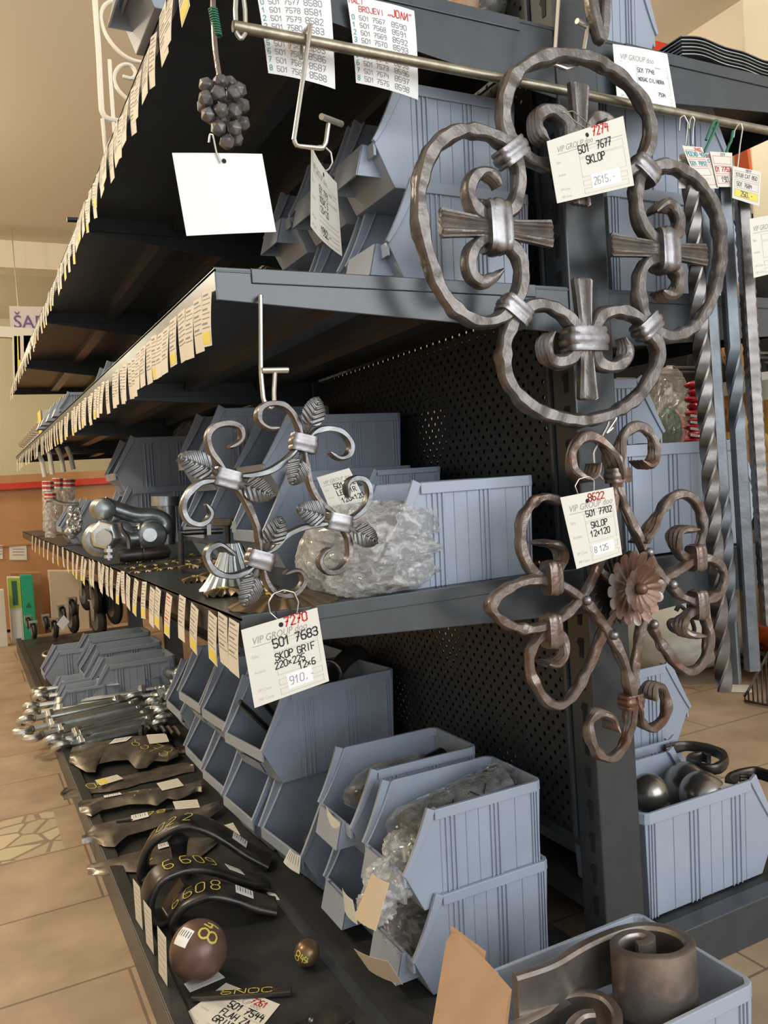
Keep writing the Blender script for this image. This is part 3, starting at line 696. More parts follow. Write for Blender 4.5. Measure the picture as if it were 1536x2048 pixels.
# ------------------------------------------------------------------ wrought iron scrolls
YQ=0.895
NQ=Vector((0,-1,0))
def band(t,c,half_len,half_w,depth,ang,m='steel',Y=None,name='collar',nrm=NQ):
    """strap collar round two bars: ang is its wrapping direction in the plane"""
    ux=Vector((math.cos(ang),0,math.sin(ang))); uz=Vector((-math.sin(ang),0,math.cos(ang))); c=Vector(c); mb=MB()
    prof=[]
    for j in range(9):
        w=-1+j/4; bul=1+0.10*(1-w*w)-(0.07 if j in (2,6) else 0)
        ring=[]
        for k in range(20):
            a=6.28318*k/20; ca,sa=math.cos(a),math.sin(a); e=0.45
            ring.append(c+uz*half_w*w+ux*half_len*bul*math.copysign(abs(ca)**e,ca)+nrm*depth*bul*math.copysign(abs(sa)**e,sa))
        prof.append(ring)
    mb.loft(prof).build(name,M[m],t)
def fan_bar(t,a,b,r0,r1,nrm,m,seed=0,name='ribbed_bar'):
    """ribbed bar, fanned out at both ends and narrow in the middle"""
    a=Vector(a); b=Vector(b); d=(b-a); L=d.length; d.normalize(); q=nrm.cross(d).normalized(); rings=[]
    for i in range(25):
        u=i/24; e=abs(2*u-1); w=r0+(r1-r0)*e**1.3; th=0.0065-0.001*e; ring=[]
        for sg in (1,-1):
            for k in range(13):
                s_=-1+2*k/12; rib=0.0016*math.cos(s_*math.pi*3.5)*min(1,e*2.2)
                ring.append(a+d*L*u+q*w*s_*sg+nrm*sg*(th*(1-0.3*s_**4)+rib))
        if i in (0,24):
            rc=sum(ring,Vector())/len(ring); rings.append([rc+(p-rc)*0.8-d*(0.002 if i==0 else -0.002) for p in ring]) if i==0 else None
        rings.append(ring)
        if i==24: rings.append([rc+(p-rc)*0.8+d*0.002 for p in ring])
    MB().loft(rings).build(name,M[m],t)
Z3s=lambda p: scale_pts(p,800,0,2.087)
Z4s=lambda p: scale_pts(p,1150,380,3.98)
q=thing('iron_scroll','large wrought iron ornament of four hammered rings with ribbed cross bars, hung before the post','wrought iron ornament',PY(1150,120,YQ))
def ring_bar(px,seed,a=0.0095,h=0.0095):
    MB().sweep(yp(px,YQ),NQ,a,h,0.003,0.19,0.9,0.045,1.5,seed,0.012).build('scroll_bar',M['iron'],q)
left=Z3s([(405,785),(385,742),(340,722),(298,750),(283,805),(300,862),(350,902),(420,902),(470,868),(492,800),(492,720),(470,640),(420,590),(350,555),(270,548),(200,570),(140,620),(100,700),(80,800),(82,920),(108,1050),(150,1170),(210,1270),(290,1335),(370,1345),(430,1318),(478,1260),(505,1180),(502,1100),(472,1040),(420,1002),(360,998),(310,1030),(285,1085),(297,1150),(340,1180),(385,1160),(415,1132)])
right=Z3s([(1048,892),(1090,858),(1138,872),(1160,930),(1142,980),(1092,1008),(1040,988),(1002,930),(985,860),(985,790),(1005,732),(1060,700),(1130,697),(1200,732),(1260,792),(1308,870),(1333,970),(1335,1080),(1310,1200),(1270,1300),(1220,1368),(1150,1403),(1090,1400),(1040,1360),(1005,1280),(995,1210),(1002,1140),(1032,1095),(1080,1085),(1130,1110),(1158,1160),(1150,1215),(1115,1238),(1072,1222)])
top=Z3s([(602,600),(565,545),(570,492),(605,466),(655,476),(692,520),(700,590),(680,660),(640,692),(590,688),(520,655),(465,595),(438,530),(430,450),(455,352),(520,278),(620,238),(720,234),(830,264),(930,332),(1000,412),(1040,500),(1043,580),(1018,650),(975,700),(900,740),(830,740),(780,700),(765,620),(775,540),(805,500),(845,495),(880,530),(875,575)])
bot=Z3s([(622,1392),(602,1440),(612,1492),(660,1513),(713,1492),(735,1430),(725,1370),(680,1312),(610,1277),(540,1280),(480,1330),(442,1400),(430,1480)])+[(1010,745),(1026,778),(1062,815),(1110,834),(1163,842),(1215,830),(1262,803),(1296,764),(1314,718),(1310,686),(1293,665)]+Z4s([(520,1050),(440,990),(350,967),(260,975),(190,1010),(150,1080),(135,1160),(160,1340),(230,1405),(320,1402),(390,1345),(402,1260),(362,1185)])
for k,pxs in enumerate((left,right,top,bot)): ring_bar(pxs,k)
for (x,y,ang,hl,hw) in ((463,638,0.62,0.0235,0.017),(477,1300,-0.62,0.0235,0.017),(1017,714,-0.62,0.0235,0.017),(1030,1362,0.62,0.0235,0.017)):
    p=PY(*Z3s([(x,y)])[0],YQ); band(q,p,hl,hw*0.72,0.0145,ang)
for (x,y,ang,hl) in ((396,950,math.pi/2,0.033),(1099,1048,math.pi/2,0.031),(768,1420,0.0,0.033)):
    band(q,PY(*Z3s([(x,y)])[0],YQ),hl,0.0165,0.0185,ang)
YF=YQ-0.004
fan_bar(q,PY(*Z3s([(172,930)])[0],YF),PY(*Z3s([(628,978)])[0],YF),0.011,0.0185,NQ,'iron')
fan_bar(q,PY(*Z3s([(882,1022)])[0],YF),PY(*Z3s([(1272,1066)])[0],YF),0.011,0.0165,NQ,'iron')
fan_bar(q,PY(1163,560,YF),PY(1175,797,YF),0.010,0.0165,NQ,'iron')
fan_bar(q,PY(1156,170,YF),PY(1160,408,YF),0.010,0.0165,NQ,'iron')

# flower scroll
YW=0.89
f=thing('iron_scroll','rust brown wrought iron flower ornament with looping petals and a daisy rosette','wrought iron ornament',PY(1240,950,YW))
Fs=lambda p: [PY(*a,YW) for a in scale_pts(p,950,780,2.621)]
def fbar(p,seed,dy=0.0,a=0.0068,h=0.0068,ribs=0.9,m='iron_rust'):
    pts=[v+Vector((0,dy,0)) for v in Fs(p)]
    MB().sweep(pts,NQ,a,h,0.003,0.24,ribs,0.06,2.5,seed,0.008).build('scroll_bar',M[m],f)
fbar([(742,470),(728,400),(700,320),(650,262),(590,242),(535,272),(505,340),(512,420),(560,468),(608,448),(622,385)],1)
fbar([(748,470),(748,390),(757,300),(790,222),(850,190),(910,220),(940,290),(930,365),(890,398),(842,372)],2)
fbar([(742,440),(750,520),(775,590),(820,690),(868,800),(895,860),(950,940),(1015,1020),(1080,1080),(1160,1110),(1220,1098),(1280,1060),(1310,1000),(1290,930),(1240,890),(1170,882),(1090,930),(1000,985),(955,1060),(905,1150),(870,1240),(850,1370),(830,1500),(815,1620)],3,ribs=0)
fbar([(735,440),(735,540),(700,720),(660,880),(600,1020),(540,1110),(480,1170),(420,1212),(340,1245),(240,1250),(150,1215),(85,1150),(100,1098),(170,1042),(270,1002),(370,1000),(450,1022),(530,1072),(575,1110),(640,1185),(705,1280),(765,1395),(800,1500),(815,1620)],4,ribs=0)
fbar([(868,800),(905,770),(960,682),(1035,575),(1105,545),(1175,590),(1208,690),(1200,790),(1160,858),(1110,875),(1072,830),(1058,765),(1088,733),(1145,730)],5,0.006)
fbar([(740,1000),(800,1090),(870,1175),(915,1225),(970,1320),(1040,1420),(1110,1475),(1178,1450),(1222,1350),(1220,1250),(1190,1180),(1150,1160),(1105,1185),(1075,1230),(1098,1275),(1165,1283)],6)
fbar([(820,1000),(740,1010),(650,920),(560,690),(500,600),(440,578),(370,562),(303,605),(260,690),(254,800),(280,900),(330,960),(390,980),(448,940),(465,870),(430,812),(340,802)],7,0.006)
fbar([(800,1050),(720,1190),(662,1330),(612,1450),(545,1575),(470,1655),(390,1635),(322,1530),(300,1410),(332,1320),(390,1272),(448,1272),(482,1330),(470,1400),(420,1440),(365,1432)],8,0.006)
fbar([(820,1600),(812,1680),(805,1780),(770,1880),(710,1930),(645,1905),(602,1820),(600,1745),(640,1692),(698,1715),(716,1780)],9)
fbar([(815,1600),(842,1690),(875,1750),(930,1772),(988,1720),(1002,1635),(972,1562),(922,1550),(903,1620)],10)
for (x,y,ang,hl) in ((748,448,0.0,0.0165),(818,1630,0.0,0.0165),(402,985,math.pi/2,0.0225),(400,1262,math.pi/2,0.0225),(1158,880,math.pi/2,0.0195),(1168,1125,math.pi/2,0.0215)):
    band(f,Fs([(x,y)])[0],hl,0.0105,0.0125,ang,'iron_rust')
for (x,y) in ((893,850),(1017,1018),(567,1100),(707,1280),(917,1225)):
    p=Fs([(x,y)])[0]; MB().ball(p+Vector((0,-0.008,0)),0.0072,12,8).build('rivet',M['steel'],f)
def petals(t,c,r,n,y0,dome,cup,name,m,ph=0.0,inner=0.25):
    c=Vector(c); mb=MB()
    def fn(u,v):
        a=6.28318*u+ph; pet=abs(math.cos(a*n/2)); lob=0.80+0.20*pet**0.5
        rr=r*(inner+(lob-inner)*v) if v>0 else r*inner
        y=y0-cup*(v**1.6)+dome*(1-v)-0.0035*(1-pet)*-1*v
        return (c.x+rr*math.cos(a), c.y+y, c.z+rr*math.sin(a))
    mb.grid(fn,n*10,8,0.0009).build(name,M[m],t)
rc=Fs([(772,1030)])[0]
petals(f,rc,0.053,26,0.012,0.0,0.012,'back_disc','darksteel',inner=0.02)
petals(f,rc+Vector((0,-0.016,0)),0.053,16,0.0,0.0,0.012,'large_petal_ring','rosette',inner=0.05)
petals(f,rc+Vector((0,-0.030,0)),0.034,14,0.0,0.0,0.012,'small_petal_ring','rosette',inner=0.05,ph=0.2)
MB().ball(rc+Vector((0,-0.038,0)),0.0085,14,10).build('centre_boss',M['rosette'],f)
MB().cyl(rc+Vector((0,0.02,0)),rc+Vector((0,-0.034,0)),0.006,10).build('centre_pin',M['iron_rust'],f)

# leaf scroll
YL=0.947
lf=thing('iron_scroll','grey wrought iron wreath of scrolls with pressed leaves, hung from the middle shelf hook','wrought iron ornament',PY(550,800,YL))
Ls=lambda p: [PY(*a,YL) for a in scale_pts(p,330,780,2.695)]
LB=[[(608,205),(555,205),(507,168),(508,108),(555,76),(635,82),(692,138),(722,210),(738,300)],
[(715,300),(695,330),(635,390),(560,437),(470,460),(390,464),(330,470)],
[(345,490),(325,450),(300,405),(247,330),(230,250),(268,197),(345,181),(404,205),(414,258),(382,293),(342,310)],
[(350,505),(300,488),(270,490),(190,502),(122,560),(97,630),(120,698),(180,724),(232,700),(246,658),(217,617)],
[(330,490),(350,510),(400,550),(450,630),(488,720),(505,800),(508,925)],
[(520,905),(495,930),(435,980),(350,1003),(272,980),(226,917),(232,862),(290,832),(348,868),(372,890)],
[(510,905),(522,940),(542,1022),(582,1083),(640,1108),(708,1088),(748,1030),(730,982),(690,972),(642,990)],
[(505,915),(520,890),(580,858),(640,792),(740,742),(860,722),(945,725)],
[(930,715),(955,750),(988,812),(984,908),(930,973),(870,978),(832,932),(850,880),(888,852)],
[(925,705),(960,697),(1010,688),(1068,640),(1098,560),(1078,492),(1022,477),(978,510),(986,580)],
[(945,720),(905,665),(832,602),(782,512),(760,402),(742,280)],
[(742,305),(765,270),(802,230),(870,210),(948,227),(998,290),(988,348),(940,368),(882,336)]]
for k,p in enumerate(LB):
    MB().sweep(Ls(p),NQ,0.0040,0.0075,0.004,0.12,0.7,0.03,1.0,30+k,0.006).build('scroll_bar',M['leafsteel' if k%2 else 'iron'],lf)
for (x,y,ang) in ((745,288,-0.25),(335,478,-0.32),(935,713,-0.28),(510,915,-0.36)):
    band(lf,Ls([(x,y)])[0],0.0165,0.0105,0.010,ang,'steel')
def leaf(t,base,tip,w,m='leafsteel',seed=0):
    b=Vector(base)+Vector((0,-0.004,0)); e=Vector(tip)+Vector((0,-0.010,0)); d=e-b; L=d.length; dn=d.normalized(); qn=NQ.cross(dn).normalized(); nn=dn.cross(qn)
    if nn.dot(NQ)<0: nn=-nn
    def fn(u,v):
        s_=2*v-1
        if u<0.32: hw=w*(0.16+0.10*u/0.32)
        else:
            k=(u-0.32)/0.68; hw=w*max(0.02,(0.30*(1-k)+1.75*(k**0.55)*((1-k)**0.62))*0.98)
        cup=-0.05*L*s_*s_ if u>0.3 else -0.10*w*s_*s_
        rid=0.0
        if u>0.34:
            ph=(u*L-abs(s_)*hw*0.75)/0.0062; rid=0.0013*(abs((ph%1)-0.5)*4-1)
        if abs(s_)<0.08 and u>0.3: rid=-0.001
        return b+d*u+qn*hw*s_+nn*(cup+rid+0.012*math.sin(u*2.4))
    MB().grid(fn,56,24,0.0009).build('leaf',M[m],t,auto=60)
for k,(bx,by,tx,ty,w) in enumerate(((320,470,50,360,0.0165),(738,262,800,42,0.0160),(735,320,655,518,0.0155),(345,490,568,575,0.0155),(915,700,680,635,0.0165),(520,890,605,678,0.0155),(950,725,1118,825,0.0155),(505,930,395,1165,0.0155))):
    leaf(lf,Ls([(bx,by)])[0],Ls([(tx,ty)])[0],w,seed=k)

# piece hanging above the frame
up=thing('iron_scroll','hammered iron V tip of an ornament cut by the top edge of the photo','wrought iron ornament',PY(1200,0,0.9))
MB().sweep([PY(1172,-60,0.9),PY(1184,20,0.9),PY(1195,66,0.9),PY(1200,78,0.9),PY(1205,62,0.9),PY(1207,15,0.9),PY(1208,-60,0.9)],NQ,0.0085,0.0085,0.004,0.06,0,0.05,1,77).build('scroll_bar',M['iron'],up)

# ------------------------------------------------------------------ cards on the ornaments
def quad(pts,Y,curl=0.0,curlv=0.0): return Card(*[PY(a,b,y) for (a,b),y in zip(pts,Y if isinstance(Y,(list,tuple)) else [Y]*4)],curl=curl,curlv=curlv)
price_card(quad([(1093,283),(1246,232),(1268,371),(1114,407)],0.868),'cream price card 7274 SKLOP tied to the top of the big ring scroll',
    [('501',0.36,0.66,0.115),('7677',0.60,0.655,0.115),('SKLOP',0.44,0.48,0.115)],'7274',(0.50,0.90),('2615,-',(0.46,0.09,0.84,0.31)),redpos=(0.57,0.86,0.13))
price_card(quad([(1120,995),(1226,974),(1244,1109),(1153,1138)],0.862),'cream price card 8622 SKLOP 12x120 tied to the flower scroll',
    [('501 7702',0.40,0.66,0.085),('SKLOP',0.46,0.49,0.085),('12x120',0.42,0.37,0.085)],'8622',(0.47,0.88),('8 125',(0.40,0.10,0.86,0.26)),redpos=(0.50,0.87,0.10))
price_card(quad([(482,1260),(634,1215),(658,1362),(509,1416)],0.93),'white price card 7270 SKOP GRIF hanging below the leaf wreath',
    [('501 7683',0.36,0.65,0.115),('SKOP GRIF',0.36,0.49,0.09),('220x225',0.34,0.385,0.085),('12x6',0.64,0.29,0.085)],'7270',(0.50,0.92),('910,-',(0.46,0.08,0.80,0.28)),redpos=(0.55,0.88,0.115))
wire_hook('tie_wire','thin wire ring tying the white card to the leaf wreath',cp([(560,1243),(540,1225),(537,1205),(548,1187),(567,1180),(588,1185),(597,1205),(594,1228)],0.938,0.2),0.0009)
wire_hook('tie_wire','thin wire tying the cream card to the big ring scroll',cp([(1180,262),(1150,243),(1127,222),(1124,226),(1145,222),(1180,250)],0.872,0.2),0.0008,m='rod')
wire_hook('tie_wire','thin wire tying the cream card to the flower scroll',cp([(1156,988),(1150,972),(1158,958),(1178,953),(1188,962),(1188,982)],0.868,0.2),0.0009)
# blank card below the grapes
GY=0.93
bc=thing('blank_card','blank white card hanging below the iron grape bunch','card',PY(440,308,GY-0.004))
cb=quad([(344,306),(524,308),(552,464),(373,472)],GY-0.004,0.001); cb.sheet().build('card',M['paper'],bc)
c0=cb.at(0.545,0.90,0.0012); MB().add([c0+Vector((0.0027*math.cos(k*.6283),0,0.0027*math.sin(k*.6283))) for k in range(10)],[tuple(range(10))]).build('punched_hole',M['dark'],bc,smooth_=False)
wire_hook('tie_wire','thin wire holding the blank card to the grape bunch',cp([(418,285),(420,268),(426,270),(433,305),(442,325)],GY-0.008,0.2),0.0011,m='wire')
g=thing('iron_grapes','bunch of faceted iron grapes on a wire stalk at the upper left','iron grape bunch',PY(440,230,GY))
def grape(c,r,k):
    rnd=random.Random(k); bm=bmesh.new(); bmesh.ops.create_icosphere(bm,subdivisions=1,radius=r)
    R=Matrix.Rotation(rnd.random()*6,3,'X') @ Matrix.Rotation(rnd.random()*6,3,'Z')
    vs=[c+(R@v.co)*rnd.uniform(0.95,1.05) for v in bm.verts]; fs=[tuple(v.index for v in fc.verts) for fc in bm.faces]; bm.free()
    MB().add(vs,fs).build('grape',M['ironball'],g,smooth_=False,bevel=0.0012)
M['ironball']=mat('dark_forged_grape',(0.17,0.165,0.165),0.42,0.6,(0.12,0.105,0.10),60,0.15,200)
for k,(x,y,dy) in enumerate(((1323,490,0),(1237,510,0.004),(1437,540,0.004),(1310,562,-0.01),(1400,560,-0.006),(1237,592,-0.004),(1455,635,0.004),(1325,662,-0.012),(1408,668,-0.010),(1250,692,-0.004),(1310,768,-0.008),(1408,772,-0.008),(1455,740,0.004),(1362,852,-0.004),(1225,640,0.010),(1415,830,0.008),(1350,600,0.012),(1340,720,0.010),(1290,720,0.012),(1380,500,0.012))):
    grape(PY(x/3,y/3,GY+dy),0.0098,k)
MB().tube([PY(425,-40,GY),PY(428,60,GY),PY(432,110,GY),PY(440,160,GY)],0.0032,8,0.01).build('stalk',M['iron_rust'],g)
gw=MB()
for k in range(11): 
    p=PY(426+k*0.9,20+k*5,GY); gw.tube([p+0.0048*Vector((math.cos(a*0.785),math.sin(a*0.785),0.0)) for a in range(8)],0.0011,6,closed=True)
gw.build('green_wire_binding',M['greenwire'],g)
# turned card on the wire hook
d0=1.0; ct=Card(PD(622,289,d0),PD(673,366,d0*1.135),PD(684,513,d0*1.135),PD(621,453,d0),curl=-0.004)
price_card(ct,'white price card turned almost edge on, hanging from the bent wire hook on the rail',[('501 7791',0.36,0.60,0.08),('NOSAC S',0.38,0.48,0.08),('120x120',0.38,0.36,0.08),('1992,-',0.40,0.08,0.10)],None,(0.55,0.90),None)
wire_hook('tie_wire','thin wire ring of the turned card on the bent hook',cp([(630,298),(636,292),(648,292),(662,305),(665,325),(658,338),(651,342)],YR-0.01,0.2),0.0011)

# handwritten lists taped to the top shelf end
def list_sheet(label,pts,Y,rows,u0,head):
    cd=quad(pts,Y,0.004,-0.012); t=thing('price_list',label,'handwritten list',cd.at(0.5,1.0)); cd.sheet().build('sheet',M['paper'],t)
    ln=MB(); n=len(rows); top=0.80; st=(top-0.02)/n
    for k in range(n+1): cd.stroke(ln,[(0.0,top-k*st),(1,top-k*st)],0.0005)
    cd.stroke(ln,[(0.50,0),(0.50,1)],0.0006); facing(ln,cd.n).build('ruled_lines',M['printpale'],t,smooth_=False)
    b=MB(); cd.patch(b,0.0,top-(n-3)*st+0.0,1,top-(n-4)*st,0.0004); facing(b,cd.n).build('ochre_stripe',M['band'],t,smooth_=False)
    r=MB(); tl=MB(); bk=MB()
    for tx,u,v,h in head: cd.write(r,tx,u,v,h,lift=0.0009)
    for k,(a,b_,c_) in enumerate(rows):
        v=top-(k+1)*st+st*0.18; cd.write(tl,a,0.03,v,st*0.62,lift=0.0009); cd.write(bk,b_,0.13,v,st*0.6,0.0006,lift=0.0009,squeeze=0.95); cd.write(bk,c_,0.60,v,st*0.66,0.0007,lift=0.0009,squeeze=1.1)
    facing(r,cd.n).build('red_heading',M['red'],t,smooth_=False); facing(tl,cd.n).build('teal_numbers',M['teal'],t,smooth_=False); facing(bk,cd.n).build('pencil_numbers',M['ballpoint'],t,smooth_=False)
    return t,cd
t,cd=list_sheet('handwritten price list with 8580 to 8588, left sheet taped to the top shelf end',[(508,-40),(657,-40),(678,170),(543,137)],0.948,
    [(str(k),'501 %d'%(7577+k),str(8580+k)) for k in range(9)],0,[('_JOZY"',0.52,0.84,0.10)])
t,cd=list_sheet('handwritten price list MALI BROJEVI with 8590 to 8598, right sheet on the top shelf end',[(693,-8),(828,22),(845,192),(720,157)],0.948,
    [(str(k),'501 %d'%(7567+k),str(8590+k)) for k in range(9)],0,[('MALI',0.02,0.92,0.065),('BROJEVI',0.14,0.83,0.065),('_JOL~N~"',0.55,0.85,0.085)])
# paper on the right shelf end
price_card(quad([(1225,88),(1334,108),(1354,229),(1235,213)],0.945,0.002),'white paper marked 501 7748 hung on the top shelf end right of the post',
    [('501 7748',0.38,0.60,0.07),('NOSAC CILINDRA',0.38,0.46,0.06),('7934',0.70,0.25,0.06)],None,None,None,mat_='paper')
# tags at the right end of the rail
def small_tag(label,pts,Y,red=None,teal=None,lines=(),price=None,yellow=False,hook=None,curl=0.0,curlv=0.0):
    cd=quad(pts,Y,curl,curlv); t=thing('hang_tag',label,'price tag',cd.at(0.5,1)); cd.sheet().build('card',M['card'],t)
    q_=MB()
    for v in (0.10,0.38,0.66): cd.frame(q_,0.08,v,0.93,v+0.22,0.0005)
    facing(q_,cd.n).build('form_lines',M['red'] if red and not yellow else M['print'],t,smooth_=False)
    if yellow:
        y_=MB(); cd.patch(y_,0.08,0.10,0.93,0.32); facing(y_,cd.n).build('yellow_field',M['yellow'],t,smooth_=False)
    for nm,txts,m in (('red_number',red,'red'),('teal_note',teal,'teal'),('handwriting',lines,'ballpoint')):
        if txts:
            h=MB()
            for tx,u,v,hh in txts: cd.write(h,tx,u,v,hh,lift=0.0009)
            facing(h,cd.n).build(nm,M[m],t,smooth_=False)
    return t
small_tag('cream tag with teal and red writing, rearmost of the hanging tag bunch',[(1355,308),(1433,305),(1437,377),(1357,377)],0.905,[('7893',0.68,0.86,0.09)],[('501 7892',0.1,0.72,0.11),('x12',0.7,0.72,0.10)],[('57',0.04,0.86,0.08)])
small_tag('curled cream tag with red 7492 in front of the rear cream tag',[(1364,291),(1404,295),(1424,358),(1387,360)],0.893,[('7492',0.55,0.86,0.10)],[('POZAD 40X8',0.08,0.70,0.13),('501 7892',0.1,0.42,0.12)],[],curlv=0.004)
small_tag('cream tag priced 190 between the teal tags and the yellow price tag',[(1419,303),(1464,306),(1464,374),(1435,374)],0.903,[('01 7753',0.1,0.44,0.13)],None,[('777',0.45,0.88,0.08),('190,-',0.35,0.14,0.15)])
small_tag('white tag with a yellow 250 price field, rightmost on the rail',[(1465,332),(1522,344),(1518,413),(1464,396)],0.898,None,None,[('10171',0.45,0.90,0.07),('STUB CAT 850',0.12,0.71,0.11),('501 7684',0.15,0.43,0.12),('250,-',0.3,0.14,0.15)],yellow=True)
price_card(quad([(1498,438),(1552,428),(1572,540),(1507,556)],0.86),'cream printed price card cut off by the right edge of the photo',[],None,None,None)
for lab,px in (('first small wire hook on the rail above the bunch of tags',[(1371,291),(1374,262),(1376,246),(1368,231),(1360,236),(1358,262)]),('second small wire hook on the rail above the bunch of tags',[(1385,290),(1386,258),(1389,240),(1385,233),(1380,240),(1378,258)]),('white wire hook holding the tag with the yellow field',[(1475,335),(1480,290),(1485,258),(1482,247),(1476,250),(1469,262),(1467,275)])):
    wire_hook('wire_hook',lab,cp(px,0.914,0.2),0.0012,m='wire')
for lab,px in (('dark green bent wire hook on the rail, left of two',[(1412,280),(1424,250),(1432,240),(1436,246),(1408,305)]),('dark green bent wire hook on the rail, right of two',[(1445,325),(1458,290),(1462,283),(1466,262)])):
    wire_hook('wire_hook',lab,cp(px,0.914,0.2),0.0022,m='greenwire')

# ------------------------------------------------------------------ long bars hanging at the right
def bar(label,top_,bot_,Y,m,half,twist,plain=(0,0),ham=0.0,cat='iron bar',name='twisted_bar'):
    a=PY(*top_,Y); b=PY(*bot_,Y); d=b-a; L=d.length; t=d.normalized(); u=Vector((1,0,0))-t*t.x; u.normalize(); w=t.cross(u); rings=[]; n=int(L/0.0045); ang=0.5
    for i in range(n+1):
        s_=i/n; ring=[]
        if plain[0]<=s_<=1-plain[1]: ang+=twist*L/n
        for k in range(8):
            base=(k//2)*math.pi/2+math.pi/4; off=(-0.14 if k%2==0 else 0.14); r=half*1.36*(1+ham*(0.5*math.sin(s_*L*310+k*1.7)+0.5*math.sin(s_*L*473+(k//2)*2.9)))
            aa=base+off+ang; ring.append(a+d*s_+r*(math.cos(aa)*u+math.sin(aa)*w))
        rings.append(ring)
    o=MB().loft(rings).build(name,M[m],origin=a,auto=28); tag(o,label,cat)
M['barsteel']=mat('brown_grey_bar',(0.20,0.185,0.175),0.35,0.8,(0.14,0.125,0.115),30,0.1,120)
bar('brown twisted square bar, leftmost of the long bars at the right',(1378,330),(1449,1381),0.905,'barsteel',0.0095,2*math.pi/0.20)
bar('blue grey square bar twisted in its lower half, right behind the leftmost twisted bar',(1402,330),(1470,1366),0.93,'bluesteel',0.0085,2*math.pi/0.2,(0.62,0.12))
bar('grey square bar twisted only around its middle, third of the long bars',(1443,330),(1505,1340),0.925,'bluesteel',0.0095,2*math.pi/0.26,(0.36,0.48))
bar('hammered square bar along the right picture edge',(1484,400),(1537,1250),0.925,'barsteel',0.0095,0.0,(0,0),0.07,name='hammered_bar')
# ------------------------------------------------------------------ price labels along the shelf edges
def label_kinds():
    out=[]
    for kind in range(3):
        w,h=0.040,0.066
        s=MB().grid(lambda u,v:(-0.002*math.sin(v*2.5)-0.0006,-u*w,-v*h),2,5,0.0004).build('sheet',M['label'],smooth_=True); a=s.data; bpy.data.objects.remove(s)
        ln=MB()
        for k in range(8):
            v=0.06+k*0.085; u1=0.9 if k%3 else 0.65
            if kind==2 and k==3: continue
            x=-0.002*math.sin(v*2.5)-0.0012; ln.add([(x,-0.08*w,-v*h),(x,-u1*w,-v*h),(x,-u1*w,-v*h-0.0011 if k%3 else -v*h-0.0024),(x,-0.08*w,-v*h-0.0011 if k%3 else -v*h-0.0024)],[(0,1,2,3)])
        o=ln.build('printing',M['ballpoint' if kind<2 else 'red'],smooth_=False); b=o.data; bpy.data.objects.remove(o)
        c=None
        if kind!=1:
            f_=MB(); 
            f_.grid(lambda u,v:(-0.002*math.sin((0.74+0.22*v)*2.5)-0.0012,-(0.06+u*0.88)*w,-(0.74+0.22*v)*h),1,3)
            o=f_.build('price_field',M['yellow'],smooth_=False); c=o.data; bpy.data.objects.remove(o)
        out.append((a,b,c))
    return out
LK=label_kinds()
ORD=['first','second','third','fourth','fifth','sixth','seventh','eighth','ninth','tenth','eleventh','twelfth','thirteenth','fourteenth','fifteenth','sixteenth','seventeenth','eighteenth','nineteenth','twentieth']
def ordinal(k):
    if k<20: return ORD[k]
    tens=(k+1)//10; u=(k+1)%10
    return (['','','twenty','thirty','forty','fifty'][tens]+'-'+ORD[u-1]) if u else ['','','twentieth','thirtieth','fortieth','fiftieth'][tens]
def price_label(x,y,z,kind,label,group,roll=0.0,pitch=0.0,far=False):
    t=thing('price_label',label,'price label',(x,y,z),group); t.rotation_euler=(roll,pitch,0)
    for nm,me in zip(('sheet','printing','price_field'),LK[kind]):
        if me is None: continue
        o=bpy.data.objects.new(nm,me); C.objects.link(o); o.parent=t
    return t
rl=random.Random(3)
KW=['cream price label','cream price label without a yellow field','cream price label with red print']
def row(zs,ys,where,group,kinds=None,rollr=0.12):
    for k,y in enumerate(ys):
        kd=kinds[k] if kinds and k<len(kinds) else rl.choice((0,1,1,1))
        price_label(XL-0.0035-0.0008*(k%2),y,zs+rl.uniform(-0.004,0.003),kd,'%s on the %s, %s from the near end'%('yellow based cream price label' if kd==0 else 'plain cream price label' if kd==1 else 'red printed price label',where,ordinal(k)),group,roll=rl.uniform(-rollr,rollr)+0.05,pitch=rl.uniform(-0.02,0.12))
ys2=[0.99,1.035,1.085,1.175,1.25,1.335,1.42,1.465,1.54,1.61,1.70,1.76,1.81,1.90,1.97,2.02,2.09,2.18,2.25,2.33,2.40,2.5,2.62,2.75,2.9,3.05,3.2,3.4,3.6,3.8,4.0,4.2]
row(Z2+0.0,ys2,'middle shelf edge','price labels on the middle shelf edge',[1,1,0,0,1,2,0,1,0,0,1])
ys3=[0.998,1.04,1.083,1.125]+[1.175+0.042*k for k in range(13)]+[1.76+0.055*k for k in range(12)]+[2.45+0.08*k for k in range(12)]+[3.45+0.11*k for k in range(14)]
row(Z3-0.02,ys3,'upper shelf edge','price labels on the upper shelf edge',rollr=0.06)
ys4=[1.0+0.052*k for k in range(20)]+[2.06+0.09*k for k in range(32)]
row(Z4-0.012,ys4,'top shelf edge','price labels on the top shelf edge',rollr=0.25)
# clear price rails
for lev,z in ((2,Z2),(3,Z3),(4,Z4)):
    pass
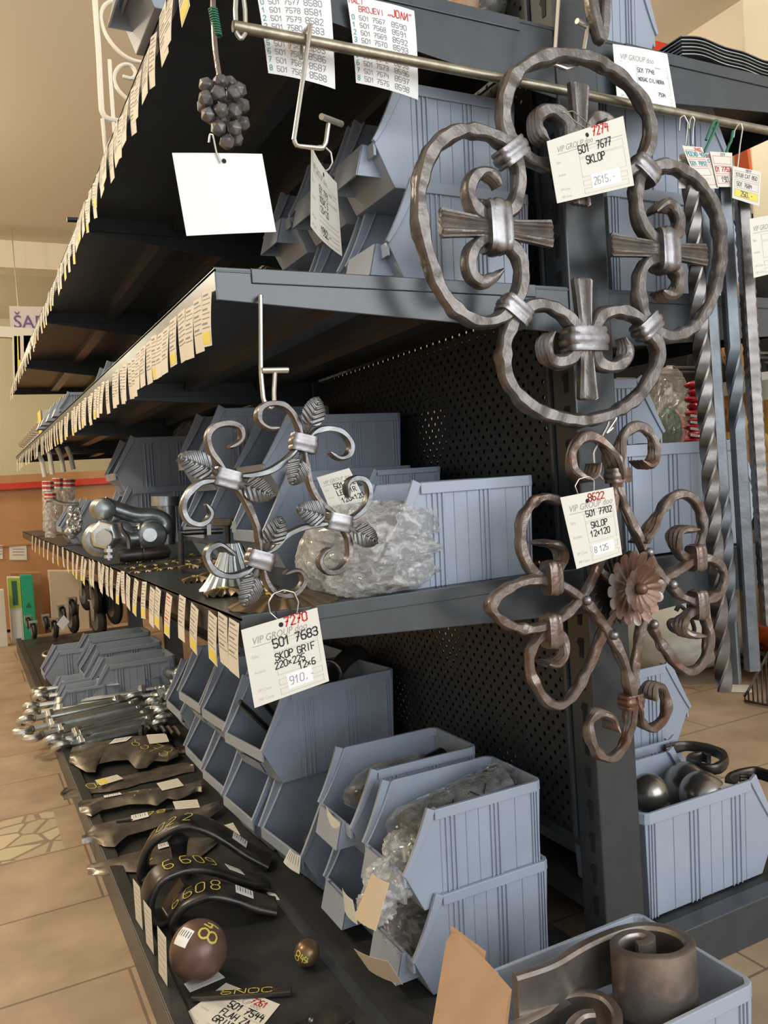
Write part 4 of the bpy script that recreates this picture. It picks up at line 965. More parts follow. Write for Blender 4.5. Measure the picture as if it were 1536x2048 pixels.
# labels leaning on the base deck lip
for k,(p,q_,w) in enumerate((((266,1757),(272,1838),0.03),((287,1800),(293,1885),0.03),((315,1852),(318,1945),0.03))):
    b=PZ(q_[0],q_[1],D+0.014); a=PX(p[0],p[1],b.x-0.006)
    cd=Card(a,a+Vector((0.004,-0.04,0)),b+Vector((0.004,-0.04,-0.002)),b); t=thing('price_label',['white price label leaning on the base deck lip, furthest of three','white price label leaning on the base deck lip, middle of three','white price label leaning on the base deck lip, nearest of three'][k],'price label',a)
    cd.n=Vector((-1,0,0)); cd.sheet().build('sheet',M['card'],t)
    ln=MB(); [cd.stroke(ln,[(0.1,v),(0.9,v)],0.001) for v in (0.2,0.35,0.5,0.62,0.74,0.86)]; facing(ln,cd.n).build('printing',M['ballpoint'],t,smooth_=False)

# ------------------------------------------------------------------ base deck: sheet metal plates
def strip_plate(label,top_,bot_,z,bulge=0.010,seed=0,m='plate',text=None,barcode=None,nar=0.0,tagc=None):
    """pressed plate between two traced edges, domed and rippled"""
    N=60; rnd=random.Random(seed)
    def res(pts):
        P=[PZ(a,b,z) for a,b in pts]; L=[0]
        for i in range(1,len(P)): L.append(L[-1]+(P[i]-P[i-1]).length)
        out=[]
        for k in range(N+1):
            s_=L[-1]*k/N; i=max(j for j in range(len(L)) if L[j]<=s_+1e-9); i=min(i,len(P)-2); out.append(P[i].lerp(P[i+1],(s_-L[i])/max(1e-6,L[i+1]-L[i])))
        return out
    A=res(top_); B=res(bot_); ph=rnd.random()*6
    def fn(u,v):
        k=min(N,int(round(u*N))); p=A[k].lerp(B[k],v); e=abs(2*u-1)**3
        rp=0.0035*e*math.sin(v*19+u*9+ph)+0.0014*math.sin(u*23+ph)*math.sin(v*6)
        return p+Vector((0,0,bulge*math.sin(math.pi*v)*(1-0.3*e)+rp+0.006*u*u*0))
    t=thing('metal_plate',label,'sheet metal plate',fn(0.5,0.5)); MB().grid(fn,N,14,-0.0012).build('plate',M[m],t,auto=50)
    def cardon(u0,v0,u1,v1,lift=0.0025):
        g=lambda u,v: fn(u,v)+Vector((0,0,lift)); return g(u0,v0),g(u1,v0),g(u1,v1),g(u0,v1)
    if text:
        tx,u0,u1,v0,v1=text; c=cardon(u0,v0,u1,v1); cd=Card(*c); cd.n=Vector((0,0,1)); h=MB(); cd.write(h,tx,0.05,0.1,0.75,wd=0.0022); facing(h,cd.n).build('chalk_number',M['chalk'],t,smooth_=False)
    if barcode:
        c=cardon(*barcode,lift=0.003); cd=Card(*c); cd.n=Vector((0,0,1)); st=cd.sheet().build('barcode_sticker',M['paper'],t)
        ln=MB(); [cd.stroke(ln,[(x,0.35),(x,0.9)],0.0007+0.0006*(k%2)) for k,x in enumerate((0.15,0.28,0.42,0.55,0.68,0.82))]; facing(ln,cd.n).build('bars',M['ink'],st,smooth_=False)
    return t,fn
z1=lambda pts: scale_pts(pts,100,1450,3.84)
zp=D+0.004
def paper_slip(label,pts,z,yellow=False,lines=True,name='price_slip'):
    P=[PZ(a,b,z) for a,b in pts]; cd=Card(*P); cd.n=Vector((0,0,1)); t=thing(name,label,'price slip',P[0]); cd.sheet().build('sheet',M['card'],t)
    if yellow: y_=MB(); cd.patch(y_,0.04,0.08,0.42,0.92); facing(y_,cd.n).build('yellow_field',M['yellow'],t,smooth_=False)
    if lines:
        ln=MB(); [cd.stroke(ln,[(0.5 if yellow else 0.1,v),(0.92,v)],0.0008) for v in (0.2,0.4,0.6,0.8)]; facing(ln,cd.n).build('printing',M['ballpoint'],t,smooth_=False)
    return t
strip_plate('bronzed escutcheon plate 8573 with scalloped foot, nearest the turnbuckles',z1([(155,225),(170,175),(300,140),(480,110),(600,85),(740,80),(900,130),(1000,215)]),z1([(150,285),(200,320),(280,362),(350,360),(365,300),(480,275),(600,265),(660,335),(740,330),(800,275),(900,280),(985,235)]),zp+0.012,0.012,1,text=('8573',0.50,0.68,0.20,0.60),barcode=(0.375,0.12,0.475,0.42))
strip_plate('dark pressed plate behind the 8573 plate, partly under the bins',z1([(960,175),(1100,145),(1330,148)]),z1([(985,215),(1100,225),(1200,215),(1320,235)]),zp,0.006,2,m='darksteel')
strip_plate('long plain pressed plate with a yellow price slip, second from the turnbuckles',z1([(80,535),(120,480),(300,445),(600,385),(900,310),(1060,285),(1100,310)]),z1([(110,572),(280,552),(330,520),(460,510),(600,480),(700,445),(850,420),(1000,375),(1110,350)]),zp,0.006,3,text=('05',0.21,0.28,0.25,0.8))
strip_plate('pressed plate with wavy lower edge, third from the turnbuckles',z1([(215,620),(240,585),(450,545),(700,495),(900,470),(1080,450),(1165,425)]),z1([(230,680),(320,705),(400,650),(600,610),(760,605),(820,620),(900,565),(980,575),(1060,540),(1120,505),(1165,505)]),zp+0.010,0.010,4,text=('74',0.42,0.54,0.15,0.75),barcode=(0.25,0.10,0.36,0.52))
strip_plate('pressed escutcheon with keyhole slots and scalloped end, in front of the handrail loops',z1([(250,870),(330,770),(500,730),(700,690),(900,640),(1080,640),(1310,595)]),z1([(245,905),(330,890),(420,930),(500,935),(540,895),(600,845),(780,795),(870,770),(1000,760),(1200,730),(1310,640)]),zp+0.012,0.012,5,text=('78',0.50,0.60,0.12,0.6),barcode=(0.41,0.22,0.52,0.62))
strip_plate('broad pressed plate lying partly under the black handrail loops',z1([(285,1090),(420,1035),(700,965),(900,905),(1100,860),(1290,880)]),z1([(290,1140),(420,1155),(500,1130),(690,1130),(900,1080),(1150,1020),(1280,915)]),zp,0.010,6,text=('9',0.385,0.43,0.2,0.8),barcode=(0.52,0.05,0.60,0.45))
for k,(a,b) in enumerate((((510,745),(635,730)),((885,660),(945,650)))):
    p0=PZ(*z1([a])[0],zp+0.026); p1=PZ(*z1([b])[0],zp+0.026); MB().cyl(p0,p1,0.0025,8).build('key_slot',M['dark'],[o for o in bpy.data.objects if o.name.startswith('metal_plate') and o.get('label','').startswith('pressed escutcheon with keyhole')][0])
paper_slip('white price slip on the 8573 plate',z1([(740,75),(890,65),(915,128),(765,146)]),zp+0.024)
paper_slip('yellow marked price slip on the second plate from the turnbuckles',z1([(345,425),(515,382),(562,412),(388,466)]),zp+0.012,True)
paper_slip('white price slip at the right end of the third plate',z1([(818,448),(980,410),(1028,466),(862,504)]),zp+0.022)
paper_slip('white price slip on the keyhole plate',z1([(942,588),(1130,572),(1152,634),(965,648)]),zp+0.024)
paper_slip('small pale slip on the deck below the hooked bin front',z1([(1305,780),(1405,750),(1462,845),(1390,860)]),D+0.001)
paper_slip('pale slip tucked under the right end of the nearest handrail loop',[(530,1782),(551,1788),(560,1800),(546,1800)],D+0.001,False,False)
# dark leaf casting behind the 8573 plate
dl=MB(); o0=PZ(325,1470,zp)
for k in range(6):
    a=PZ(*z1([(700+k*45,100-8*k)])[0],zp); b=PZ(*z1([(715+k*58,20+k*12)])[0],zp+0.03); dl.tube([a,a.lerp(b,0.5)+Vector((0,0,0.018)),b],lambda u:0.009*(1-0.6*u)+0.002,8,0.005)
tag(dl.build('acanthus_casting',M['darksteel'],origin=o0),'dark ribbed leaf casting between the turnbuckles and the 8573 plate','casting')

# ------------------------------------------------------------------ turnbuckles
zt=lambda p: scale_pts([p],20,1330,3.84)[0]
def turnbuckle(label,l,r,zl,zr,lend,rend,m='zinc',rad=0.0095,pipe=False):
    A=PZ(*zt(l),zl); B=PZ(*zt(r),zr); d=B-A; L=d.length; t=d.normalized(); up=Vector((0,0,1)); sd=t.cross(up).normalized(); up=sd.cross(t)
    o=thing('turnbuckle',label,'turnbuckle',A)
    b0,b1=0.24*L,0.80*L; P=lambda s_: A+t*s_
    body=MB()
    if pipe: 
        for q_ in (-1,1):
            body.tube([P(b0)+sd*q_*rad*0.9,P(b1)+sd*q_*rad*0.9],rad*0.95,10)
    else:
        for q_ in (-1,1): body.tube([P(b0)+sd*q_*rad*0.8,P((b0+b1)/2)+sd*q_*rad*1.0,P(b1)+sd*q_*rad*0.8],rad*0.62,10,0.01)
    body.build('body',M[m],o)
    for s_ in (b0,b1): MB().lathe(P(s_)-t*0.014,t,[(rad*0.6,0),(rad*1.35,0.003),(rad*1.45,0.014),(rad*1.35,0.025),(rad*0.6,0.028)],6).build('nut',M['zinc'],o,smooth_=False,bevel=0.001)
    for s_,e,kind in ((b0,-1,lend),(b1,1,rend)):
        tip=P(0) if e<0 else P(L); ln=abs((tip-P(s_)).length); pr=rad*0.62
        rr=min(0.022,ln*0.33); c=tip-t*e*rr
        mb=MB().tube([P(s_),tip-t*e*rr*1.9],pr,8)
        ax=up*0.55+sd*0.85 if kind!='eyeup' else sd*0.15+up; ax=(ax-t*ax.dot(t)).normalized()
        if kind.startswith('eye'):
            qx=ax if kind=='eye' else sd
            mb.tube([c+rr*(math.cos(k*0.3927)*t+math.sin(k*0.3927)*qx) for k in range(16)],pr*1.05,8,closed=True)
            mb.build('eye_end',M['zinc'],o)
        else:
            qx=sd
            pts=[tip-t*e*rr*2.2]+[c+rr*(math.cos(a)*t*e*-1+math.sin(a)*qx) for a in (0.2,0.8,1.4,2.0,2.6,3.2,3.8,4.4,5.0)]
            mb.tube(pts,lambda u:pr*1.25*(1-0.55*max(0,u-0.7)/0.3),8,0.004).build('hook_end',M['zinc'],o)
TB=[((175,205),(1150,50),0.11,0.12,'eyeup','eye','zinc',False,'zinc turnbuckle with a round eye facing up, furthest from the camera in the pile'),
((190,255),(1245,115),0.105,0.115,'eye','eye','zinc',False,'zinc turnbuckle second from the back of the pile, flat pointed left end'),
((110,330),(1230,165),0.10,0.11,'eye','hook','zinc',False,'zinc turnbuckle third from the back of the pile'),
((120,380),(1200,215),0.085,0.095,'eye','hook','zinc',False,'zinc turnbuckle fourth from the back of the pile, half covered'),
((66,440),(1000,240),0.115,0.12,'eye','eye','zinc',False,'bright zinc turnbuckle reaching furthest left with a tapering end'),
((45,520),(1150,270),0.10,0.11,'hook','eye','zincdull',True,'grey round bodied turnbuckle with a hooked end hanging past the deck edge'),
((120,565),(1190,305),0.085,0.095,'hook','hook','zincdull',True,'grey turnbuckle below the hooked one, second of the round bodied ones'),
((275,590),(1210,345),0.10,0.10,'eye','eye','zincdull',True,'grey turnbuckle with a round ring end over the deck edge'),
((410,575),(1225,400),0.09,0.09,'hook','eye','zincdull',True,'grey turnbuckle with a thick open hook lying nearest the plates'),
((340,640),(1190,440),0.08,0.08,'eye','eye','zincdull',True,'lowest grey turnbuckle, tucked against the 8573 plate')]
for l,r,zl,zr,le,re,m,pp,lab in TB: turnbuckle(lab,l,r,zl,zr,le,re,m,0.0165,pp)
for k,(a,b,z) in enumerate((((1180,20),(1330,90),0.15),((1215,60),(1345,40),0.13),((1255,150),(1330,100),0.12),((1180,190),(1260,240),0.11))):
    turnbuckle(['thick zinc eye bolt lying across the right end of the pile, topmost','thick zinc eye bolt at the right end of the pile beside the bins','short zinc eye bolt under the thick ones at the right end of the pile','zinc eye bolt end poking out beneath the right end of the pile'][k],a,b,z,z+0.02,'eye','eye','zincdull',0.018,True)
wt=PZ(*zt((745,128)),0.15)
cd=Card(*[PZ(*zt(p),0.145) for p in ((663,105),(832,88),(838,150),(672,165))]); cd.n=Vector((0,0,1)); t=thing('price_slip','pale lilac slip taped on the turnbuckle pile','price slip',cd.at(0.5,0.5)); cd.sheet().build('sheet',M['paper'],t); h=MB(); cd.write(h,'12x12',0.25,0.3,0.45); facing(h,cd.n).build('handwriting',M['purple'],t,smooth_=False)

# ------------------------------------------------------------------ black handrail loops with yellow numbers
z5=lambda pts: scale_pts(pts,150,1600,2.793)
def loop(label,pts,a,b,num,nu,bar_u,seed,half=0.030):
    A=PZ(*a,D); B=PZ(*b,D); n=Vector((B.y-A.y,A.x-B.x,0)).normalized()
    if n.dot(Vector((0,-1,0)))<0: n=-n
    P=[PV(x,y,A,B) for x,y in z5(pts)]; P=[Vector((p.x,p.y,max(p.z,D+0.008))) for p in P]
    t=thing('handrail_end',label,'handrail end',A)
    S=smooth(P,0.006); rings=[]
    for i,p in enumerate(S):
        tg=(S[min(i+1,len(S)-1)]-S[max(i-1,0)]).normalized(); q_=tg.cross(n).normalized()
        if q_.z<0 and i>len(S)*0.3: pass
        ring=[]
        for k in range(14):
            an=6.28318*k/14; ca,sa=math.cos(an),math.sin(an); ring.append(p+n*half*math.copysign(abs(ca)**0.6,ca)+q_*0.0095*math.copysign(abs(sa)**0.8,sa))
        rings.append(ring)
    MB().loft(rings).build('rail_bar',M['darksteel'],t,auto=50)
    def surf(u):
        i=min(len(S)-2,max(1,int(u*(len(S)-1)))); tg=(S[i+1]-S[i-1]).normalized(); q_=tg.cross(n).normalized()
        c=sum(S,Vector())/len(S)
        if q_.dot(S[i]-Vector((c.x,c.y,D+0.02)))<0: q_=-q_
        return S[i],tg,q_
    h=MB(); w=0.021
    for k,ch in enumerate(num):
        u=nu[0]+(nu[1]-nu[0])*k/(len(num)-1); p,tg,q_=surf(u)
        # figures stand with their feet towards the front rim of the bar
        for pl in GL[ch].split(';'):
            pts2=[p+q_*0.0106+tg*((int(g[0])-2)*0.0038)-n*((int(g[1])-3)*0.0056) for g in pl.split()]
            for i in range(len(pts2)-1):
                dd=(pts2[i+1]-pts2[i]).normalized(); s_=q_.cross(dd)*0.0011; h.add([pts2[i]-s_,pts2[i+1]-s_,pts2[i+1]+s_,pts2[i]+s_],[(0,1,2,3)])
    h.build('chalk_number',M['chalk'],t,smooth_=False)
    p,tg,q_=surf(bar_u); e=tg*0.017; s_=-n*0.014
    if (e.cross(s_)).dot(q_)<0: pass
    cd=Card(p-e-s_+q_*0.0105,p+e-s_+q_*0.0105,p+e+s_+q_*0.0105,p-e+s_+q_*0.0105); cd.n=q_
    st=cd.sheet().build('barcode_sticker',M['paper'],t); ln=MB(); [cd.stroke(ln,[(x,0.1),(x,0.65)],0.0013 if k%2 else 0.0008) for k,x in enumerate((0.1,0.25,0.4,0.55,0.7,0.85))]; facing(ln,q_).build('bars',M['ink'],st,smooth_=False)
    return t
loop('black rolled handrail end 7022, furthest and tallest of the three loops',[(470,560),(420,520),(385,430),(385,340),(425,240),(520,160),(630,122),(740,148),(850,208),(960,282),(1085,372)],(284,1757),(540,1732),'7022',(0.30,0.50),0.80,1)
loop('brown black rolled handrail end 6609, middle of the three loops',[(620,470),(560,560),(520,640),(460,680),(420,640),(402,560),(450,440),(540,385),(650,362),(780,382),(920,432),(1060,490)],(300,1850),(530,1775),'6609',(0.52,0.70),0.84,2)
loop('black rolled handrail end 6608, nearest and lowest of the three loops',[(600,715),(565,705),(552,650),(600,575),(690,525),(780,507),(900,532),(1010,572),(1120,622)],(350,1857),(551,1822),'6608',(0.22,0.52),0.75,3)
MBp=PZ(362,1752,D); tag(MB().lathe(MBp,(0,0,1),[(0.022,0),(0.022,0.02),(0.014,0.04),(0.017,0.06),(0.021,0.075),(0.012,0.082)],20).build('turned_post',M['darksteel'],origin=MBp),'short turned dark steel post standing inside the handrail loops','turned post')

# ------------------------------------------------------------------ balls on the deck
def deck_ball(name,label,px,r,m):
    # rests on the deck: find the depth where the ray height equals the radius
    c=PZ(px[0],px[1],D+r); t=thing(name,label,'steel ball',(c.x,c.y,D)); MB().ball(c,r,40,24).build('ball',M[m],t,auto=80); return t,c
def sphere_text(t,c,r,text,px,size,m,ang=0.0):
    v=(Vector((0,0,CZ))-c).normalized(); f_=ray(*px); k=None
    o=Vector((0,0,CZ)); b=f_.dot(o-c); cc=(o-c).dot(o-c)-r*r; A_=f_.dot(f_); s_=(-b-math.sqrt(max(0,b*b-A_*cc)))/A_; p=o+f_*s_; n=(p-c).normalized()
    rt=Vector((0,0,1)).cross(n).normalized(); upv=n.cross(rt); u=rt*math.cos(ang)+upv*math.sin(ang); w=-rt*math.sin(ang)+upv*math.cos(ang); h=MB(); x=0
    for ch in text:
        for pl in GL[ch].split(';'):
            P=[]
            for g in pl.split():
                q_=p+u*(x+int(g[0]))*size/6*0.85+w*(int(g[1])-3)*size/6; q_=c+(q_-c).normalized()*(r*1.012); P.append(q_)
            P=[P[i].lerp(P[i+1],j/3) for i in range(len(P)-1) for j in range(3)]+[P[-1]]
            P=[c+(q_-c).normalized()*(r*1.012) for q_ in P]
            for i in range(len(P)-1):
                dd=(P[i+1]-P[i]).normalized(); nn=(P[i]-c).normalized(); s2=nn.cross(dd)*size*0.055; h.add([P[i]-s2,P[i+1]-s2,P[i+1]+s2,P[i]+s2],[(0,1,2,3)])
        x+=5.4
    h.build('chalk_number',M[m],t,smooth_=False); return p,n,u,w
rb_=0.0445
t,c=deck_ball('steel_ball','large rust brown ball marked 84 with a white sticker, at the front of the deck',(397,1900),rb_,'rustball')
sphere_text(t,c,rb_,'84',(412,1880),0.030,'chalk',0.75)
sp=(Vector((0,0,CZ))-c).normalized(); f_=ray(366,1873); o=Vector((0,0,CZ)); b=f_.dot(o-c); A_=f_.dot(f_); p=o+f_*((-b-math.sqrt(max(0,b*b-A_*((o-c).dot(o-c)-rb_*rb_))))/A_); n=(p-c).normalized(); u=Vector((0,0,1)).cross(n).normalized(); w=n.cross(u)
def curved(du,dv): q_=p+u*du+w*dv; return c+(q_-c).normalized()*(rb_*1.015)
st=MB().grid(lambda a,b_: curved(-0.014+0.028*a,-0.014+0.028*(1-b_)),6,6).build('barcode_sticker',M['paper'],t)
ln=MB()
for k in range(5): ln.grid(lambda a,b_,k=k: c+(curved(-0.010+0.005*k+0.0013*a,0.0+0.010*b_)-c)*1.006,1,2)
ln.build('bars',M['ink'],st,smooth_=False)
paper_slip('pale slip under the large rust brown ball',[(368,1968),(430,1938),(450,1955),(380,1985)],D+0.0008,False,True)
t,c=deck_ball('steel_ball','small brass brown ball chalked 8456 alone on the deck',(614,1906),0.0205,'rustball2') if False else (None,None)
M['brassball']=mat('brass_brown_ball',(0.20,0.13,0.06),0.32,0.6,(0.12,0.07,0.05),30)
t,c=deck_ball('steel_ball','small brass brown ball chalked 8456 alone on the deck',(614,1906),0.0203,'brassball'); sphere_text(t,c,0.0203,'8456',(592,1908),0.0155,'chalk',-0.2)
# flat bar and written card at the bottom
a,b=PZ(384,1994,D+0.006),PZ(583,1982,D+0.006); d=(b-a); n=Vector((d.y,-d.x,0)).normalized()
fb=thing('flat_bar','short black flat bar with yellow figures lying across the written card','flat bar',a); MB().obox((a+b)/2,d/2,n*0.007,Vector((0,0,0.0035))).build('bar',M['darksteel'],fb,smooth_=False,bevel=0.001)
cd=Card(a-n*0.007+Vector((0,0,.004)),b-n*0.007+Vector((0,0,.004)),b+n*0.007+Vector((0,0,.004)),a+n*0.007+Vector((0,0,.004))); cd.n=Vector((0,0,1)); h=MB(); cd.write(h,'6N0C',0.30,0.1,0.8,wd=0.0016,squeeze=2.0); facing(h,cd.n).build('chalk_number',M['chalk'],fb,smooth_=False)
cd=Card(PZ(452,1966,D+0.001),PZ(560,2009,D+0.001),PZ(470,2120,D+0.001),PZ(350,2043,D+0.001)); cd.n=Vector((0,0,1))
price_card(cd,'cream price card 501 7544 lying on the deck at the bottom edge',[('501 7544',0.36,0.62,0.12),('FLAH ZA',0.36,0.46,0.11),('GRIVNE',0.36,0.31,0.11),('18x5',0.55,0.16,0.11)],'7261',None,None,redpos=(0.60,0.84,0.10))
a,b=PZ(560,2075,D+0.006),PZ(684,2020,D+0.006); d=b-a; n=Vector((d.y,-d.x,0)).normalized(); fp=thing('riveted_flat','dark flat steel piece with a rivet, cut by the bottom edge','flat bar',a); MB().obox((a+b)/2+n*0.012,d/2,n*0.022,Vector((0,0,0.004))).build('bar',M['darksteel'],fp,smooth_=False,bevel=0.001)
rv=PZ(622,2041,D+0.011); MB().ball(rv,0.0045,12,8).build('rivet',M['steel'],fp)
# ------------------------------------------------------------------ contents of the bins
def film_lump(mb,c,rad,seed,amp=0.25,n=36,m=22):
    rnd=random.Random(seed); c=Vector(c); k=[(rnd.uniform(2,9),rnd.uniform(2,9),rnd.uniform(0,6)) for _ in range(7)]
    rings=[]
    for i in range(m+1):
        a=math.pi*i/m; r0=max(math.sin(a),1e-3); ring=[]
        for j in range(n):
            b=6.28318*j/n; v=sum(math.sin(round(p)*b+q*a+s) for p,q,s in k)/7
            rr=1+amp*(abs(v)*1.5-0.35)
            ring.append(c+Vector((rad[0]*r0*math.cos(b)*rr,rad[1]*r0*math.sin(b)*rr,-rad[2]*math.cos(a)*rr)))
        rings.append(ring)
    return mb.loft(rings)
# near stack, top bin: wrapped cylinder and loose film hanging out
ca=Vector((0.565,1.105,D+0.129+0.085)); cb_=Vector((0.745,1.10,D+0.129+0.118))
wc=thing('wrapped_cylinder','film wrapped grey roll with black writing lying in the near top bin','wrapped part',ca)
MB().cyl(ca,cb_,0.034,28).build('roll',mat('grey_wrapped_roll',(0.20,0.20,0.20),0.35,0.2,(0.10,0.10,0.10),30),wc)
sl=MB(); ax=(cb_-ca); L=ax.length; t_=ax.normalized(); uu=t_.orthogonal().normalized(); vv=t_.cross(uu); rn=random.Random(5); rings=[]
for i in range(30):
    s_=-0.12+1.22*i/29; e=max(0,abs(s_-0.5)-0.5); rings.append([ca+ax*s_+(0.0365*(1-2.2*e)+rn.uniform(-0.001,0.003))*(math.cos(k*6.28318/32)*uu+math.sin(k*6.28318/32)*vv) for k in range(32)])
sl.loft(rings).build('film_sleeve',M['film'],wc)
wr=MB()
for k in range(14):
    s_=0.15+0.055*k; a0=1.9+0.5*math.sin(k*2.1); P=[ca+ax*(s_+0.02*j*math.sin(k))+0.0375*(math.cos(a0+0.11*j)*uu+math.sin(a0+0.11*j)*vv) for j in range(4)]; wr.tube(P,0.0011,5)
wr.build('writing',M['ink'],wc)
fh=thing('film_bundle','crumpled clear film tumbling out of the front of the near top bin','plastic film',(0.5,1.08,D+0.2))
for k,(x,y,z,a,b,c_) in enumerate(((0.555,1.085,0.262,0.035,0.042,0.03),(0.515,1.07,0.232,0.036,0.040,0.030),(0.484,1.065,0.205,0.026,0.028,0.026))):
    film_lump(MB(),(x,y,z),(a,b,c_),20+k,0.35).build('film',M['filmwhite'],fh,auto=25)
film2=thing('wrapped_parts','dark parts wrapped in clear film inside the second wrapped bin','wrapped part',(0.64,1.275,D+0.2))
MB().cyl((0.57,1.275,D+0.20),(0.74,1.275,D+0.235),0.03,18).build('parts',M['darksteel'],film2); film_lump(MB(),(0.65,1.275,D+0.215),(0.115,0.055,0.045),31,0.18).build('film',M['film'],film2,auto=25)
film3=thing('wrapped_parts','dark parts in clear film showing in the bottom bin of the near stack','wrapped part',(0.60,1.095,D+0.05))
MB().cyl((0.56,1.095,D+0.055),(0.72,1.095,D+0.06),0.032,18).build('parts',M['darksteel'],film3); film_lump(MB(),(0.585,1.095,D+0.065),(0.065,0.055,0.045),33,0.3).build('film',M['filmwhite' if False else 'film'],film3,auto=25)
def tab(name,label,pts,X,m,dy=0.0):
    P=[PX(a,b,x) for (a,b),x in zip(pts,X)]; cd=Card(*P,curl=0.003); t=thing(name,label,'card tab',P[0]); cd.sheet().build('sheet',M[m],t); return t,cd
tab('card_tab','pale brown card tab curling from the front of the near top bin',[(745,1746),(779,1766),(752,1862),(709,1834)],(0.462,0.470,0.452,0.446),'cardpale')
tab('card_tab','pale brown card tab sticking out from the bottom bin of the near stack',[(708,1897),(776,1922),(806,1969),(738,1940)],(0.460,0.468,0.492,0.474),'cardpale')
for lab,pts,X in (('pale printed label on the front edge of the second wrapped bin',[(653,1612),(680,1645),(682,1686),(658,1662)],(0.508,)*4),('white label on the front of the bottom near bin',[(685,1775),(706,1800),(716,1850),(690,1822)],(0.505,)*4)):
    t,cd=tab('bin_label',lab,pts,X,'card'); ln=MB(); [cd.stroke(ln,[(0.15,v),(0.85,v)],0.001) for v in (0.25,0.4,0.55,0.7,0.85)]; facing(ln,cd.n).build('printing',M['ballpoint'],t,smooth_=False)
t,cd=tab('barcode_slip','white barcode slip on the front of the bin of steel balls',[(580,1698),(602,1713),(599,1748),(567,1724)],(0.486,)*4,'paper'); ln=MB(); [cd.stroke(ln,[(x,0.4),(x,0.95)],0.0011) for x in (0.15,0.3,0.45,0.6,0.75,0.9)]; facing(ln,cd.n).build('bars',M['ink'],t,smooth_=False)
def balls(lst,m,cat='steel ball'):
    for lab,c,r in lst:
        t=thing('steel_ball',lab,cat,(c[0],c[1],c[2]-r)); MB().ball(c,r,32,20).build('ball',M[m],t,auto=80)
balls((('dark steel ball uppermost in the lower tier bin',(0.59,1.475,D+0.032),0.027),('dark steel ball at the front of the lower tier bin',(0.575,1.535,D+0.032),0.027),('dark steel ball at the back of the lower tier bin',(0.66,1.54,D+0.032),0.027)),'ball')
# upper tier: handrail sections and ball
for k,(x0,y0,z0,x1,y1,z1_) in enumerate(((0.475,1.65,D+0.315,0.58,1.61,D+0.185),(0.53,1.69,D+0.305,0.61,1.65,D+0.185))):
    a=Vector((x0,y0,z0)); b=Vector((x1,y1,z1_)); d=b-a; s_=Vector((0.2,1,0)).normalized(); n=d.cross(s_).normalized()
    o=thing('handrail_section',['brown black handrail section leaning in the upper tier bin, outer one','black handrail section leaning in the upper tier bin, inner one'][k],'handrail section',b)
    MB().prism([a-s_*0.020,a-s_*0.012+n*0.007,a+s_*0.012+n*0.007,a+s_*0.020,a+s_*0.014-n*0.003,a-s_*0.014-n*0.003],d).build('section',M['darksteel'],o,smooth_=False,bevel=0.002)
balls((('bright steel ball in the upper tier bin beside the handrail sections',(0.565,1.685,D+0.205),0.032),),'ball')
tag(MB().tube([Vector((0.665+0.03*math.cos(a*0.3927),1.62+0.01*math.sin(a*0.3927),D+0.345+0.03*math.sin(a*0.3927))) for a in range(16)],0.0045,8,closed=True).build('iron_ring',M['darksteel'],origin=(0.665,1.62,D+0.33)),'dark iron ring standing above the rim of the upper tier bin','ring')
tag(MB().tube([(0.62,1.66,D+0.18),(0.70,1.69,D+0.32),(0.78,1.72,D+0.36),(0.80,1.72,D+0.30)],0.02,10,0.02).build('dark_casting',M['darksteel'],origin=(0.62,1.66,D+0.18)),'large dark rounded casting heaped in the upper tier bin under the shelf','casting')
# spring clips
for k in range(6):
    y=2.005+0.018*k; P=[(0.515+0.012*j+0.006*(j%2),y,D+0.215+0.022*j*0.6+0.008*math.sin(j*1.9+k)) for j in range(9)]
    tag(MB().tube(P,0.0045,6,0.006).build('spring_clip',M['darksteel'],origin=P[0]),'wavy black spring clip in the upper tier bin, %s from the camera'%ORD[k],'spring clip','spring clips in the upper tier bin')
# right side: balls in the base bin and curls
balls((('dark steel ball against the post in the right base bin',tuple(PY(1298,1586,1.08)),0.034),('largest dark steel ball at the back of the right base bin',tuple(PY(1380,1576,1.13)),0.049),('dark steel ball at the front of the right base bin',tuple(PY(1406,1590,1.06)),0.042)),'ball')
balls((('rust brown ball low at the front of the right base bin',tuple(PY(1328,1640,1.06)),0.027),),'rustball')
def curl(label,pts,Y,m,a=0.006,h=0.010,nrm=(0.1,-0.35,1),zoff=0):
    P=[PY(x,y,Y+0.0) for x,y in pts]; o=thing('scroll_piece',label,'iron scroll',P[0]); MB().sweep(P,nrm,a,h,0.004,0.08,0.5,0.03,1.4,3).build('scroll_bar',M[m],o)
def curlz(label,pts,z,m,a=0.006,h=0.010):
    P=[PZ(x,y,z) for x,y in pts]; o=thing('scroll_piece',label,'iron scroll',P[0]); MB().sweep(P,(0,0,1),a,h,0.004,0.08,0.4,0.03,1.2,3).build('scroll_bar',M[m],o)
curlz('brown iron scroll with a tight curl lying behind the bin of balls',[(1330,1500),(1370,1492),(1410,1497),(1445,1510),(1450,1525),(1430,1538),(1400,1536),(1380,1526),(1385,1517),(1405,1513),(1418,1518)],0.235,'darksteel')
curlz('dark iron scroll with a curled end at the right edge behind the bin',[(1545,1555),(1510,1545),(1478,1550),(1457,1562),(1462,1574),(1490,1578),(1507,1570),(1500,1561),(1480,1560)],0.225,'darksteel')
Pw=yp([(1225,915),(1255,905),(1290,902),(1330,908),(1385,917)],1.10); o=thing('scroll_piece','brown iron scroll resting on the rim of the wide bin behind the flower scroll','iron scroll',Pw[0]); MB().sweep(Pw,(0,0.3,1),0.008,0.013,0.004,0.08,0.4,0.03,1.2,3).build('scroll_bar',M['darksteel'],o)
